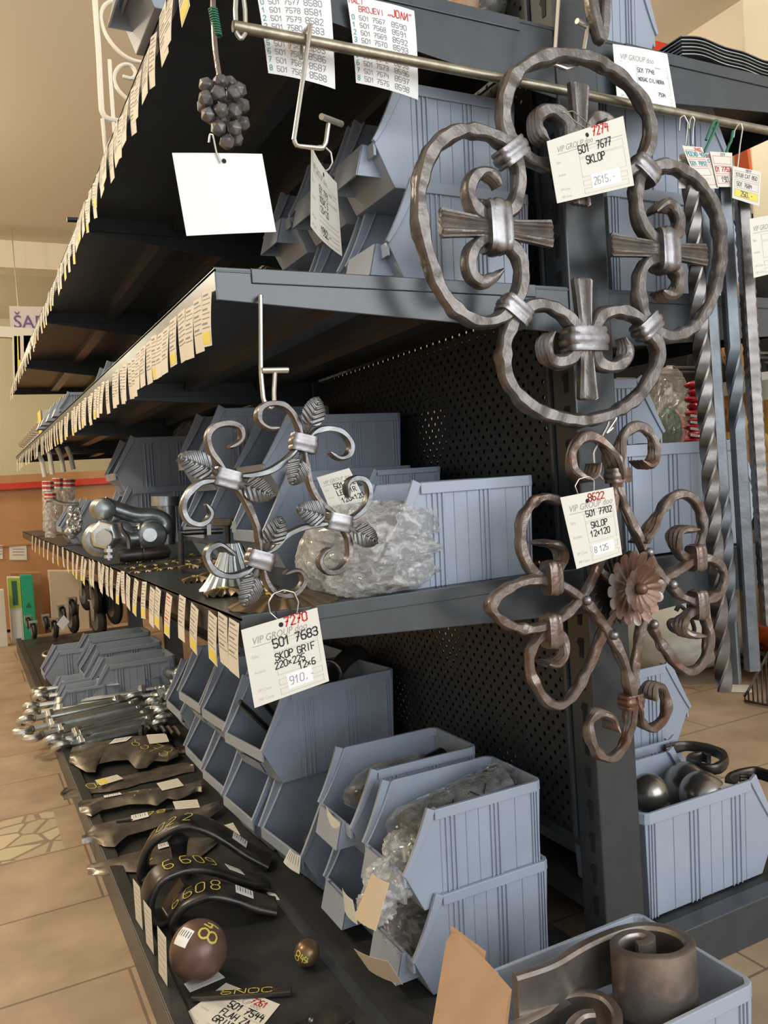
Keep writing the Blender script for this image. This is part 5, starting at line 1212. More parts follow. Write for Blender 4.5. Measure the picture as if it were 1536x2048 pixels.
cu=[PZ(x,y,0.236) for x,y in ((1425,1562),(1470,1570),(1475,1580),(1430,1576))]; cd=Card(*cu); cd.n=Vector((0,0,1)); tag(cd.sheet().build('paper_scrap',M['card'],origin=cu[0]),'cream paper scrap between the iron curls and the balls','paper')
# support board under those scrolls
tag(MB().box((1.05,1.42,0.195),(1.48,1.62,0.222)).build('black_tray',M['deck'],origin=(1.05,1.42,0.195),smooth_=False),'flat black tray carrying the iron curls behind the bin of balls','tray')

# foreground bin: rolled handrail volutes and cardboard flap
zf=lambda pts: scale_pts(pts,860,1780,2.272)
def volute(label,pts,z,hh,th,m,droop=0.0,channel=True):
    P=smooth([PZ(x,y,z+0) for x,y in zf(pts)],0.006); t=thing('handrail_volute',label,'handrail end',(P[0].x,P[0].y,z-2*hh)); rings=[]
    n=len(P)
    for i,p in enumerate(P):
        tg=(P[min(i+1,n-1)]-P[max(i-1,0)]); tg.z=0; tg.normalize(); q_=Vector((tg.y,-tg.x,0)); c=p-Vector((0,0,hh+droop*i/n))
        h2=hh*(1+0.35*min(1,max(0,i/n-0.2)*2)); ring=[]
        prof=[(-1,1),(0.2,1),(1,0.85),(1,-0.85),(0.2,-1),(-1,-1)] if not channel else [(-1,0.98),(-0.6,1.0),(0.5,1.0),(1,0.88),(0.75,0.6),(0.55,0),(0.75,-0.6),(1,-0.88),(0.5,-1),(-0.6,-1),(-1,-0.98),(-1,0)]
        for a,b in prof: ring.append(c+q_*th*a+Vector((0,0,h2*b)))
        rings.append(ring)
    MB().loft(rings).build('rolled_bar',M[m],t,auto=45); return t
volute('heat browned channel handrail with a big rolled volute standing in the foreground bin',[(385,385),(550,330),(700,245),(850,188),(960,170),(1060,182),(1150,222),(1180,275),(1110,325),(970,335),(870,310),(845,272),(890,235),(960,225),(1000,245),(985,268),(940,275)],0.232,0.030,0.007,'volute')
volute('smaller rolled handrail curl low in the foreground bin',[(300,640),(400,600),(520,540),(590,485),(680,468),(780,490),(840,550),(850,620),(800,690),(700,700),(640,650),(690,590),(750,580)],0.185,0.022,0.006,'volute')
volute('rolled handrail curl underneath the big volute',[(640,560),(800,500),(860,470),(1000,450),(1150,470),(1185,530),(1120,580),(980,600),(880,580),(840,530)],0.150,0.020,0.006,'volute')
cbp=[PY(x,y,0.672) for x,y in ((892,1884),(905,1883),(970,1946),(1016,1998),(1007,2075),(860,2075))]
cbx=thing('cardboard_flap','torn brown cardboard flap standing at the front of the foreground bin','cardboard',cbp[5]); MB().prism(cbp,(0.012,0.010,0.0)).build('flap',M['cardboard'],cbx,smooth_=False)
MB().prism([cbp[1]+Vector((0.01,0.02,0.0)),cbp[2]+Vector((0.014,0.02,0.004)),cbp[2]+Vector((0.0,0.02,-0.05)),cbp[1]+Vector((0.0,0.02,-0.05))],(0.004,0.004,0)).build('back_flap',M['cardboard'],cbx,smooth_=False)

# ------------------------------------------------------------------ middle shelf goods
wb=thing('wrapped_bundle','stacked parts wrapped in crumpled clear film at the near end of the middle shelf','wrapped goods',(0.50,1.02,Z2))
for k,(x,y,z,a,b,c_) in enumerate(((0.505,1.005,0.024,0.082,0.055,0.024),(0.505,1.01,0.058,0.085,0.055,0.026),(0.515,1.02,0.092,0.095,0.06,0.030),(0.43,1.05,0.05,0.03,0.03,0.045))):
    film_lump(MB(),(x,y,Z2+z),(a,b,c_),50+k,0.3,48,26).build('film',M['filmwhite'],wb,auto=25)
for k in range(4): MB().cyl((0.47,1.015,Z2+0.010+0.026*k),(0.55,1.02,Z2+0.012+0.026*k),0.012,14).build('wrapped_piece',M['leafsteel'],wb)
price_card(quad([(633,955),(698,936),(735,1010),(665,1030)],[1.04]*4),'white price card propped on the wrapped bundle behind the leaf scroll',[('501 7724',0.36,0.60,0.12),('LEPTIR',0.36,0.42,0.12),('120x120',0.40,0.22,0.12)],None,None,None)
# round pressed plates at the shelf edge
M['bronze']=mat('bronzed_pressed_disc',(0.26,0.20,0.13),0.33,0.75,(0.17,0.13,0.09),30)
def disc(label,px,r,z,m='bronze',n=14,chalk=True,seed=0,cat='rosette'):
    c=PZ(px[0],px[1],z); t=thing('pressed_rosette',label,cat,c)
    def fn(u,v): a=6.28318*u; rr=r*v*(1+0.05*math.cos(a*n)*v); return (c.x+rr*math.cos(a),c.y+rr*math.sin(a),z+0.018*(r/0.07)*(1-v*v)+0.0025*v*math.cos(a*n))
    MB().grid(fn,n*6,8,-0.001).build('disc',M[m],t,auto=60)
    if chalk:
        cm=MB(); 
        for k in range(3):
            p=[Vector(fn(0.55+0.08*k+0.02*j,0.35+0.05*(j%2)))+Vector((0,0,0.002)) for j in range(4)]; cm.tube(p,0.0016,5)
        cm.build('chalk_mark',M['chalk'],t)
disc('large bronzed pressed rosette at the near front corner of the middle shelf',(566,1208),0.070,Z2)
for k,(px,r) in enumerate((((430,1150),0.028),((395,1160),0.026),((450,1185),0.03),((420,1125),0.022),((520,1180),0.028),((380,1135),0.022))):
    disc('small bronzed rosette with yellow chalk, %s in the cluster before the shell cups'%ORD[k],px,r,Z2+0.002*k)
for k in range(22):
    x=252+ (k%8)*22+(k//8)*9; y=1128+(k//8)*9-(k%8)*2.6
    disc('tiny bronzed rosette in the rows beside the black pin, number %s from the left'%ORD[k] if k<20 else 'tiny bronzed rosette at the right end of the rows, %s'%('inner' if k==20 else 'outer'),(x,y),0.013,Z2,n=8,chalk=k%3==0)
# shell cups
def cup(label,px,h,r,y,lean):
    c=PZ(px[0],px[1],Z2); t=thing('shell_cup',label,'pressed cup',c); M_=20
    def fn(u,v): a=6.28318*u; rr=r*(1.0-0.55*v+0.35*(1-v)**3)*(1+0.08*math.cos(a*14)); return (c.x+rr*math.cos(a)+lean*v*h,c.y+rr*math.sin(a),Z2+0.006+h*v)
    MB().grid(fn,84,8,0.001).build('shell',M['zincdull'],t,auto=60); MB().lathe(c,(0,0,1),[(0.4*r,0),(0.35*r,0.006),(0.3*r,0.012)],14).build('foot',M['bronze'],t)
cup('silver fluted shell cup standing among the rosettes, left one',(448,1185),0.055,0.026,0,0.2)
cup('dark fluted shell cup behind the silver one',(480,1165),0.06,0.024,0,-0.1)
# L shaped rods with blocks
def lrod(label,pts,Y,r,m='darksteel'):
    P=cp(pts,Y,0.3); o=thing('bent_rod',label,'bent rod',P[-1]); MB().tube(P,r,10,0.006).build('rod',M[m],o)
lrod('dark bent L rod standing on the middle shelf, nearest of three',[(445,1062),(362,1066),(363,1142)],1.62,0.0058)
lrod('dark bent rod behind the nearest L rod, crossbar to the left',[(425,1045),(453,1042),(455,1050),(455,1100)],1.66,0.006)
lrod('dark bent rod behind the nearest L rod, crossbar to the right',[(530,1046),(482,1048),(482,1052),(484,1105)],1.70,0.006)
for k,(x0,y0,x1,y1) in enumerate(((425,1038,466,1050),(470,1044,508,1056))):
    a=PY(x0,(y0+y1)/2,1.655); b=PY(x1,(y0+y1)/2,1.655); o=MB().obox((a+b)/2,(b-a)/2,(0,0.008,0),(0,0,0.008)).build('brass_block',M['bronze'],origin=a,smooth_=False,bevel=0.001); tag(o,['bronze square block on the left bent rod','bronze square block on the right bent rod'][k],'metal block')
for k,(x,y) in enumerate(((418,1060),(468,1055))):
    cd=quad([(x-4,y-12),(x+4,y-12),(x+4,y+10),(x-4,y+10)],1.60); o=cd.sheet().build('price_slip',M['card'],origin=cd.at(0.5,0.5)); tag(o,['tiny white sticker hanging at the left bent rod','tiny white sticker hanging at the right bent rod'][k],'sticker')
# shackles
def tubev(name,m,parts,root): 
    for nm,mb in parts: mb.build(nm,M[m],root)
YS=2.02
sh=thing('bow_shackle','huge galvanised bow shackle lying on the middle shelf','shackle',PY(250,1100,YS))
bowp=yp([(205,1008),(225,1016),(270,1030),(310,1032),(330,1045),(322,1060),(290,1066),(240,1072)],YS); MB().tube(bowp,0.019,16,0.01).build('bow',M['zincdull'],sh)
lug=lambda p,r,w: MB().lathe(p-Vector((0,w,0)),(0,1,0),[(0.0,0),(r*0.8,0.0),(r*0.93,0.004),(r,0.012),(r,2*w-0.012),(r*0.9,2*w)],24).build('lug',M['zincdull'],sh,auto=60)
lug(PY(205,1018,YS),0.026,0.042); lug(PY(300,1070,YS),0.036,0.035); lug(PY(238,1064,YS+0.01),0.03,0.035)
MB().cyl(PY(300,1070,YS-0.048),PY(300,1070,YS-0.03),0.016,20).build('pin_end',M['zinc'],sh); MB().tube(yp([(300,1070),(262,1078),(235,1068)],YS-0.01),0.022,14,0.01).build('leg',M['zincdull'],sh)
MB().lathe(PY(212,1070,YS-0.07),(-0.45,-0.85,0.05),[(0.026,-0.02),(0.034,-0.015),(0.036,0.0),(0.034,0.016),(0.026,0.022)],6).build('hex_nut',M['zinc'],sh,smooth_=False,bevel=0.003)
MB().cyl(PY(212,1070,YS-0.08),PY(207,1076,YS-0.12),0.018,18).build('bolt_end',M['zinc'],sh)
s2=thing('bow_shackle','second galvanised shackle standing upright behind the lying one','shackle',PY(330,1090,YS+0.12)); MB().tube(yp([(330,1000),(333,1020),(334,1050),(333,1088)],YS+0.1),0.022,16,0.01).build('leg',M['zincdull'],s2); MB().cyl(PY(330,1012,YS+0.1),PY(330,993,YS+0.1),0.034,20).build('lug',M['zincdull'],s2)
s3=thing('bow_shackle','third shackle, its curved side under the hexagonal nut at the left','shackle',PY(185,1095,YS-0.03)); MB().tube(yp([(215,1055),(188,1062),(178,1082),(190,1098),(212,1100)],YS-0.02),lambda u:0.016,14,0.008).build('bow',M['zincdull'],s3)
pn=thing('ribbed_pin','dark ribbed hinge pin with a bent rod standing on it, before the shackles','hinge pin',PY(285,1108,1.86)); a=PY(232,1113,1.86); b=PY(342,1103,1.86); d=(b-a).normalized(); Lp=(b-a).length
MB().lathe(a,d,[(0.003,0),(0.012,0.006),(0.0155,0.016),(0.0155,Lp*0.45),(0.0142,Lp*0.46),(0.0142,Lp*0.48),(0.0155,Lp*0.49),(0.0155,Lp-0.016),(0.012,Lp-0.006),(0.003,Lp)],20).build('pin',M['darksteel'],pn)
MB().tube(yp([(240,1046),(243,1058),(256,1076),(259,1100)],1.86),0.0052,8,0.006).build('handle',M['barsteel'],pn)
pl=thing('wing_bolt','small zinc bolt with two nuts standing at the shelf edge','bolt',PY(220,1118,1.84)); MB().cyl(PY(219,1120,1.84),PY(219,1092,1.84),0.004,10).build('shank',M['zinc'],pl)
for yy in (1101,1113): MB().lathe(PY(220,yy,1.84),(0,0,1),[(0.005,-0.004),(0.012,-0.003),(0.012,0.003),(0.005,0.004)],6).build('nut',M['zinc'],pl,smooth_=False)
# chain hooks spilling out of a bin
for k,(x,y) in enumerate(((148,1022),(152,1034),(146,1046),(150,1058),(143,1066),(153,1046))):
    c=PY(x,y,2.78); r=0.02; o=MB().tube([c+Vector((r*math.cos(a*0.45+k)*0.8,0.008*math.sin(a+k),r*0.7*math.sin(a*0.45+k))) for a in range(13)],0.0055,8,0.006).build('chain_hook',M['zinc'],origin=c); tag(o,'small zinc chain hook spilling from the bin left of the shackles, %s down'%ORD[k],'hook','zinc chain hooks in the bin')
tag(MB().tube(yp([(92,1002),(105,1000),(118,1005),(135,1008),(158,1008)],2.8),0.006,8,0.01).build('eye_screw',M['zinc'],origin=PY(92,1002,2.8)),'long zinc eye screw lying on top of the bins left of the shackles','eye screw')
# blue plastic parts deep in the shelf
for k,(x,y) in enumerate(((500,985),(505,1030),(500,1100))):
    p=PY(x,y,1.95); o=MB().box((p.x-0.02,p.y-0.01,p.z-0.02),(p.x+0.03,p.y+0.03,p.z+0.025)).build('blue_package',M['blue'],origin=p,smooth_=False,bevel=0.004); tag(o,'blue package glimpsed between the bins behind the leaf scroll, %s from the top'%ORD[k],'package')

# ------------------------------------------------------------------ castors at the far end of the base deck
def castor(label,px,z,r,w,yaw):
    c=PZ(px[0],px[1],z); t=thing('castor_wheel',label,'castor',(c.x,c.y,z-r)); ax=Vector((math.cos(yaw),math.sin(yaw),0))
    MB().lathe(c-ax*w,ax,[(r*0.55,0),(r*0.62,0.0),(r*0.93,w*0.35),(r,w*0.7),(r,w*1.3),(r*0.93,w*1.65),(r*0.62,2*w),(r*0.55,2*w)],28).build('tyre',M['rubber'],t)
    MB().lathe(c-ax*w*1.02,ax,[(0.001,0),(r*0.56,0),(r*0.56,w*2.04),(0.001,w*2.04)],20).build('hub',M['zincdull'],t)
    fk=MB(); sd=Vector((-ax.y,ax.x,0))
    for q_ in (-1,1): fk.prism([c+ax*q_*w*1.35+sd*r*0.18,c+ax*q_*w*1.35-sd*r*0.18,c+ax*q_*w*1.35-sd*r*0.45+Vector((0,0,r*1.1)),c+ax*q_*w*1.35+sd*r*0.3+Vector((0,0,r*1.1))],ax*q_*0.003)
    fk.obox(c+Vector((0,0,r*1.12)),ax*w*1.6,sd*r*0.5,Vector((0,0,0.004))); fk.build('fork',M['zinc'],t,smooth_=False)
CW=[((172,1190),0.30,0.075,0.019),((193,1195),0.31,0.075,0.019),((206,1200),0.28,0.07,0.017),((228,1212),0.26,0.085,0.02),((197,1240),0.18,0.085,0.02),((146,1240),0.16,0.065,0.018),((126,1232),0.16,0.05,0.016),((145,1216),0.23,0.045,0.015),((110,1258),0.12,0.045,0.014),((92,1246),0.15,0.035,0.012),((68,1262),0.13,0.04,0.013),((57,1246),0.16,0.03,0.012)]
CL=['tallest black castor at the back left of the big castors','tall black castor with bright fork, second of the big castors','narrow black castor between two big ones','big black castor at the right end of the castors','large black castor in front of the tall ones, upright','mid sized black castor with visible tread, centre of the row','black castor half hidden behind a white slip','small black castor above the mid sized ones','small black castor just above the low bins','small black castor third from the left of the row','small castor second from the left end of the deck','smallest castor at the left end of the deck']
for (px,z,r,w),lab in zip(CW,CL): castor(lab,px,z,r*1.12,w,0.12+0.1*math.sin(px[0]))
cd=quad([(113,1248),(127,1230),(139,1243),(125,1260)],4.1); tag(cd.sheet().build('price_slip',M['paper'],origin=cd.at(.5,.5)),'white slip on the castors near the deck edge','price slip')
# zinc eye bolts in the low bin
for k,(x,y) in enumerate(((100,1308),(118,1300),(135,1304),(158,1300),(170,1306),(182,1310))):
    c=PZ(x,y,0.15); o=MB().tube([c+0.028*Vector((math.cos(a*0.5236+k),math.sin(a*0.5236+k),0.25*math.sin(a*0.5236))) for a in range(12)],0.007,8,closed=True).tube([c+0.028*Vector((math.cos(k),math.sin(k),0)),c+0.085*Vector((math.cos(k),math.sin(k),0.1))],0.007,8).build('eye_bolt',M['zinc'],origin=c); tag(o,'zinc eye bolt lying in the low bin at the deck edge, %s from the left'%ORD[k],'eye bolt','zinc eye bolts in the low bin')

# ------------------------------------------------------------------ top shelf and hanging white bracket
for k,(x0,x1) in enumerate(((905,950),(950,1000),(995,1045))):
    c=PY((x0+x1)/2,-10,1.10); o=film_lump(MB(),c,(0.035,0.035,0.05),80+k,0.25,24,14).build('goods_bag',M['film'],origin=c); tag(o,['clear bag of small goods on the top shelf, left of three','clear bag of small goods on the top shelf, middle of three','clear bag of small goods on the top shelf, right of three'][k],'bag')
    film_lump(MB(),c,(0.026,0.026,0.042),90+k,0.2,16,10).build('contents',M['peach' if k!=1 else 'leafsteel'],o)
YB=2.6
wb_=thing('white_bracket','cream painted wrought iron bracket with scrolls hanging at the upper left','wrought iron bracket',PY(200,100,YB))
def wbar(pts,r,nm='scroll_bar'): MB().tube(yp(pts,YB),r,8,0.012).build(nm,M['whitepaint'],wb_)
wbar([(188,-60),(190,0),(197,100),(202,200),(205,225),(215,237),(240,243),(264,246)],0.0085,'frame')
wbar([(218,45),(238,43),(250,32),(249,15),(235,3),(215,6),(203,22),(203,45),(215,75),(240,105),(270,122),(308,127)],0.006)
wbar([(245,153),(265,157),(271,145),(262,131),(245,130),(232,142),(228,160),(238,182),(255,198),(270,210)],0.006)
wbar([(219,120),(222,170),(227,240),(232,300)],0.006,'upright'); wbar([(205,238),(210,290),(215,335)],0.006,'upright')
wbar([(217,290),(228,272),(245,266),(262,270)],0.005); wbar([(240,262),(245,250),(252,235),(258,222),(264,217)],0.005)
pg=PY(134,439,2.06); p2_=PY(180,441,2.06); tag(MB().cyl(pg,p2_,0.006,12).build('black_peg',M['rubber'],origin=pg),'short black peg sticking out from the top shelf edge','peg')
# stack of wavy trays on the right top shelf
for k in range(6):
    y0=0.958; zz=Z4+0.006+k*0.0056
    def fn(u,v,k=k,zz=zz): return (1.075+0.36*u,y0+0.16*v,zz+0.009*math.exp(-((u-0.16)/0.13)**2)+0.0028*math.sin(u*19+0.6)*(0.5+u))
    o=MB().grid(fn,40,4,0.0016).build('wavy_plate',M['steel' if k%2 else 'zincdull'],origin=(1.075,y0,zz)); tag(o,'wavy pressed metal strip in the pile on the right top shelf, %s from below'%ORD[k],'metal strip','wavy strips on the right top shelf')
# ------------------------------------------------------------------ far left of the shop
YC=5.80
ct=thing('shop_counter','beech counter with a red edge at the far end of the aisle','counter',(0.0,YC,0))
MB().box((-2.6,YC,0.02),(1.6,YC+0.5,0.93)).build('panel',M['woodp'],ct,smooth_=False); MB().box((-2.6,YC-0.03,0.955),(1.6,YC+0.52,1.005)).build('counter_top',M['woodp'],ct,smooth_=False)
MB().box((-2.6,YC-0.032,0.915),(1.6,YC-0.004,0.955)).build('red_edge',M['redtrim'],ct,smooth_=False); MB().box((-2.6,YC-0.01,0.55),(1.6,YC,0.56)).build('panel_joint',M['cardboard'],ct,smooth_=False)
for k,(x0,y0,x1,y1) in enumerate(((18,1091,53,1120),(-6,1090,5,1118))):
    cd=quad([(x0,y0),(x1,y0),(x1+1,y1),(x0+1,y1)],YC-0.006); t=thing('price_ticket',['white price ticket on the beech counter front','white price ticket cut by the left edge on the counter front'][k],'price ticket',cd.at(.5,1)); cd.sheet().build('sheet',M['card'],t)
    ln=MB(); [cd.stroke(ln,[(0.2,v),(0.85,v)],0.005) for v in (0.35,0.55,0.75)]; facing(ln,cd.n).build('printing',M['ballpoint'],t,smooth_=False)
def boxx(name,label,x0,x1,y0,y1,z0,z1,m,cat,lean=0.0):
    t=thing(name,label,cat,((x0+x1)/2,(y0+y1)/2,z0)); sh=Vector((-lean,0.0,0))
    vs=[(x0,y0,z0),(x1,y0,z0),(x1,y1,z0),(x0,y1,z0)]; o=MB().loft([[Vector(v) for v in vs],[Vector((v[0],v[1],z1))+sh for v in vs]]).build('carton',M[m],t,smooth_=False,bevel=0.003); return t
YE=5.35
def fbox(name,label,px0,px1,ptop,pbot,Y,dep,m,cat):
    a=PY(px0,ptop,Y); b=PY(px1,ptop,Y); c=PY(px1+ (pbot-ptop)*0.07,pbot,Y); d=PY(px0+(pbot-ptop)*0.07,pbot,Y); c.z=d.z=0.0; zb=0
    t=thing(name,label,cat,((a.x+b.x)/2,Y,max(0,zb))); MB().prism([d,c,b,a],(0,dep,0)).build('carton',M[m],t,smooth_=False,bevel=0.002); return t,(a,b,c,d)
fbox('carton','open brown carton standing behind the electrode boxes',20,82,1146,1262,5.55,0.16,'cardboard','carton')
t,(a,b,c,d)=fbox('electrode_box','upright lime and white electrode box before the carton',14,40,1154,1262,5.38,0.06,'card','electrode box'); cd=Card(a,b,c,d); cd.n=Vector((0,-1,0)); p=MB(); cd.patch(p,0.02,0.52,0.98,0.98,0.002); facing(p,cd.n).build('lime_field',M['lime'],t,smooth_=False)
p=MB(); cd.patch(p,0.3,0.56,0.72,0.94,0.003); facing(p,cd.n).build('dark_lettering_field',M['greencloth'],t,smooth_=False); p=MB(); cd.patch(p,0.2,0.05,0.85,0.48,0.003); facing(p,cd.n).build('grey_print_field',M['paper'],t,smooth_=False)
t,(a,b,c,d)=fbox('electrode_box','upright green electrode box with dark lettering ending in trode',41,65,1150,1262,5.36,0.06,'green','electrode box'); cd=Card(b,c,d,a); cd.n=Vector((0,-1,0)); h=MB()
cd2=Card(d,a,b,c); cd2.n=Vector((0,-1,0)); cd2.printed(h,'trode',0.02,0.22,0.62,stretch=1.0); 
tri=[cd2.at(0.50,0.25,0.004),cd2.at(0.58,0.50,0.004),cd2.at(0.50,0.75,0.004)]; h.add(tri,[(0,1,2)]); h.f=h.f; facing(h,cd2.n).build('lettering',M['greencloth'],t,smooth_=False)
fbox('carton','pale carton cut by the left edge of the photo',-30,8,1180,1265,5.25,0.08,'card','carton')
fbox('carton','tall brown carton leaning behind the castors',98,172,1142,1290,5.5,0.12,'cardpale','carton')
fbox('carton','brown carton behind the big castors under the middle shelf',165,300,1150,1290,5.6,0.12,'cardboard','carton')
# sign and hanging tags on the far wall
cd=quad([(20,613),(140,615),(140,657),(24,657)],7.4); t=thing('hanging_sign','white sign reading SAF with violet letters hanging over the aisle','sign',cd.at(0.5,1)); cd=quad([(18,612),(190,616),(192,700),(24,700)],7.4); cd.sheet().build('panel',mat('pale_sign_board',(0.68,0.60,0.58),0.6),t)
for _u in (0.1,0.9): MB().cyl(cd.at(_u,1.0),cd.at(_u,1.0)+Vector((0,0,3.07-cd.at(_u,1.0).z)),0.004,6).build('cord',M['wire'],t)
h=MB(); cd.printed(h,'ŠARAFI',0.035,0.50,0.42,stretch=0.95,lift=0.006,weight=0.005); facing(h,cd.n).build('lettering',M['purple'],t,smooth_=False)
tag(MB().obox(PY(60,668,7.3),(0.42,0,-0.02),(0,0.03,0),(0,0,0.042)).build('sign_rail',M['whitepaint'],origin=PY(60,668,7.3),smooth_=False),'cream horizontal rail under the violet lettered sign','rail')
for k,(x0,y0,x1,y1,m) in enumerate(((24,672,34,770,'label'),(36,671,62,720,'label'),(47,670,66,755,'label'),(28,672,40,770,'yellow'))):
    cd=quad([(x0,y0),(x1,y0),(x1+2,y1),(x0+2,y1)],7.268); tag(cd.sheet().build('hanging_leaflet',M[m],origin=cd.at(.5,1)),['long pale leaflet below the violet lettered sign','printed leaflet below the sign, upper right','printed leaflet below the sign, lower right','yellow leaflet below the sign'][k],'leaflet')
# goods at the far end of the upper shelf
t=thing('yellow_box','yellow and cream box on the far end of the upper shelf','box',(0.31,3.5,Z3)); MB().box((0.30,3.48,Z3+0.001),(0.40,3.6,Z3+0.10)).build('carton',M['label'],t,smooth_=False); MB().box((0.298,3.475,Z3+0.001),(0.30,3.6,Z3+0.1)).build('yellow_side',M['yellow'],t,smooth_=False)
for k in range(10):
    y=3.75+0.13*k; z=Z3; c=Vector((0.33,y,Z3)); t=thing('zinc_fitting','small bright zinc fitting on the far end of the upper shelf, %s along'%ORD[k],'fitting',c,'zinc fittings at the far end of the upper shelf')
    MB().lathe(c,(0,0,1),[(0.03,0),(0.03,0.01),(0.012,0.012),(0.012,0.045),(0.03,0.05),(0.034,0.07),(0.02,0.08)],12).build('body',M['zinc'],t)
# hooks with bags at the left end of the middle shelf
for k,(x,yb,yt) in enumerate(((80,940,905),(95,935,890),(118,930,895),(137,925,893))):
    wire_hook('display_hook','long pale display hook under the upper shelf, %s from the left'%ORD[k],cp([(x-4,yt),(x+4,yt+18),(x+10,yb+14)],3.55,0.2),0.009,m='label',cat='display hook')
for k,(x0,x1,y0,y1,Y) in enumerate(((84,108,962,1062,3.45),(104,126,956,1060,3.5),(122,150,958,1050,3.55),(88,112,985,1075,3.40))):
    cd=quad([(x0,y0),(x1,y0),(x1,y1),(x0+2,y1)],Y,0.01); t=thing('hanging_bag','clear hanging bag with a red striped header, %s of four left of the big bin'%['leftmost','second','rightmost','lowest'][k],'bag',cd.at(.5,1)); cd.sheet().build('bag',M['filmwhite'],t)
    hd=MB(); cd.patch(hd,0,0.80,1,1.0,0.003); facing(hd,cd.n).build('header',M['paper'],t,smooth_=False)
    hd=MB(); cd.patch(hd,0,0.93,1,0.98,0.006); cd.patch(hd,0,0.84,1,0.89,0.006); facing(hd,cd.n).build('red_stripes',M['redtrim'],t,smooth_=False)
    it=MB(); cd.patch(it,0.3,0.05,0.7,0.7,-0.02); it.build('contents',M['redgoods' if k==3 else 'zincdull'],t,smooth_=False)
bx=MB().box((0.70,3.02,Z2+0.16),(0.80,3.10,Z2+0.36)).build('brown_package',M['cardboard'],origin=(0.7,3.02,Z2+0.16),smooth_=False); tag(bx,'brown striped package hanging at the back of the middle shelf','package')
c=Vector((0.70,2.75,Z2+0.30)); tag(film_lump(MB(),c,(0.07,0.06,0.08),99,0.3).build('clear_bag',M['film'],origin=c),'clear bag hanging at the back of the middle shelf beside the big bin','bag')

# ------------------------------------------------------------------ right hand aisle and wall goods
XW=3.10
wu=thing('wall_shelving','dark wall shelving with a red top edge across the right aisle','shelving',(XW,2.2,0))
MB().box((XW+0.32,1.45,0.0),(XW+0.36,2.85,1.95)).build('back_board',M['dark'],wu,smooth_=False)
for z in (0.30,0.72,1.05): MB().box((XW-0.02,1.5,z),(XW+0.32,2.85,z+0.03)).build('shelf',M['shelf'],wu,smooth_=False)

ru=thing('tall_unit','tall dark unit with a red top edge seen above the right top shelf','shelving',(2.9,2.9,0))
_a=PY(1285,75,2.9); _b=PY(1395,107,2.9); MB().box((_a.x-0.5,2.9,_b.z-0.035),(_b.x+0.10,2.97,_a.z)).build('red_edge',M['redtrim'],ru,smooth_=False); MB().box((_a.x-0.5,2.92,0),(_b.x+0.10,3.2,_b.z-0.035)).build('body',M['dark'],ru,smooth_=False)
ds=thing('display_stand','dark display stand hung with gloves and bags in the right aisle','display stand',(2.3,1.9,0))
MB().box((2.28,1.35,0.66),(2.30,2.75,1.46)).build('back_board',M['dark'],ds,smooth_=False)
for _y in (1.42,2.68): MB().box((2.28,_y,0),(2.32,_y+0.04,1.5)).build('leg',M['shelf'],ds,smooth_=False)
for _y in (1.5,1.58,1.66,1.75,1.85,1.95,2.1): MB().cyl((1.97,_y,1.10),(2.28,_y,1.10),0.004,6).build('hook_rod',M['wire'],ds)
_o=PX(1480,320,1.912); MB().cyl((1.912,_o.y,1.44),(2.28,_o.y,1.44),0.01,8).build('arm',M['shelf'],ds); MB().cyl((1.925,_o.y,1.44),(1.925,_o.y,_o.z+0.05),0.012,8).build('arm',M['shelf'],ds)
def glove(label,px,py,X,w,h,m,group=None):
    c=PX(px,py,X); t=thing('work_glove',label,'work glove',c,group); mb=MB()
    # palm and cuff hanging down, five fingers pointing to the floor
    def ell(cy,cz,ry,rz,rx): mb.ball((X,c.y+cy,c.z+cz),1,16,10,sq=(rx,ry,rz))
    mb.grid(lambda u,v:(X-0.022*math.sin(math.pi*u)*(1-0.3*v)-0.004*math.sin(v*13+u*5),c.y+w*(0.5-u)*(1.15-0.3*v),c.z-h*0.62*v),12,10,-0.02)
    for k in range(4): mb.tube([(X-0.008,c.y+w*(0.36-0.24*k)*0.85,c.z-h*0.55),(X-0.012,c.y+w*(0.36-0.24*k)*0.85,c.z-h*(0.80)),(X-0.02,c.y+w*(0.34-0.23*k)*0.8,c.z-h*(0.98-0.05*abs(k-1.4)))],lambda u:w*0.125*(1-0.25*u*u),8,0.01)
    mb.tube([(X-0.014,c.y-w*0.40,c.z-h*0.35),(X-0.03,c.y-w*0.62,c.z-h*0.52),(X-0.03,c.y-w*0.60,c.z-h*0.70)],lambda u:w*0.13*(1-0.25*u*u),8,0.01)
    mb.build('glove',M[m],t); MB().grid(lambda u,v:(X-0.03*math.sin(math.pi*u)-0.003,c.y+w*(0.5-u)*1.3,c.z+0.07*h*3*(1-v)),12,3,-0.03).build('cuff',M['sack'],t)
glove('yellow leather work glove hanging left of the hammered bar',1476,790,2.0,0.085,0.19,'gloveyellow')
glove('yellow leather work glove hanging lower, between the twisted bar and the hammered bar',1505,785,2.0,0.10,0.24,'gloveyellow')
glove('yellow leather work glove at the right picture edge',1545,800,1.98,0.11,0.26,'gloveyellow')
glove('yellow leather work glove beside the blue grey bar, darkest one',1462,815,2.05,0.07,0.16,'gloveyellow')
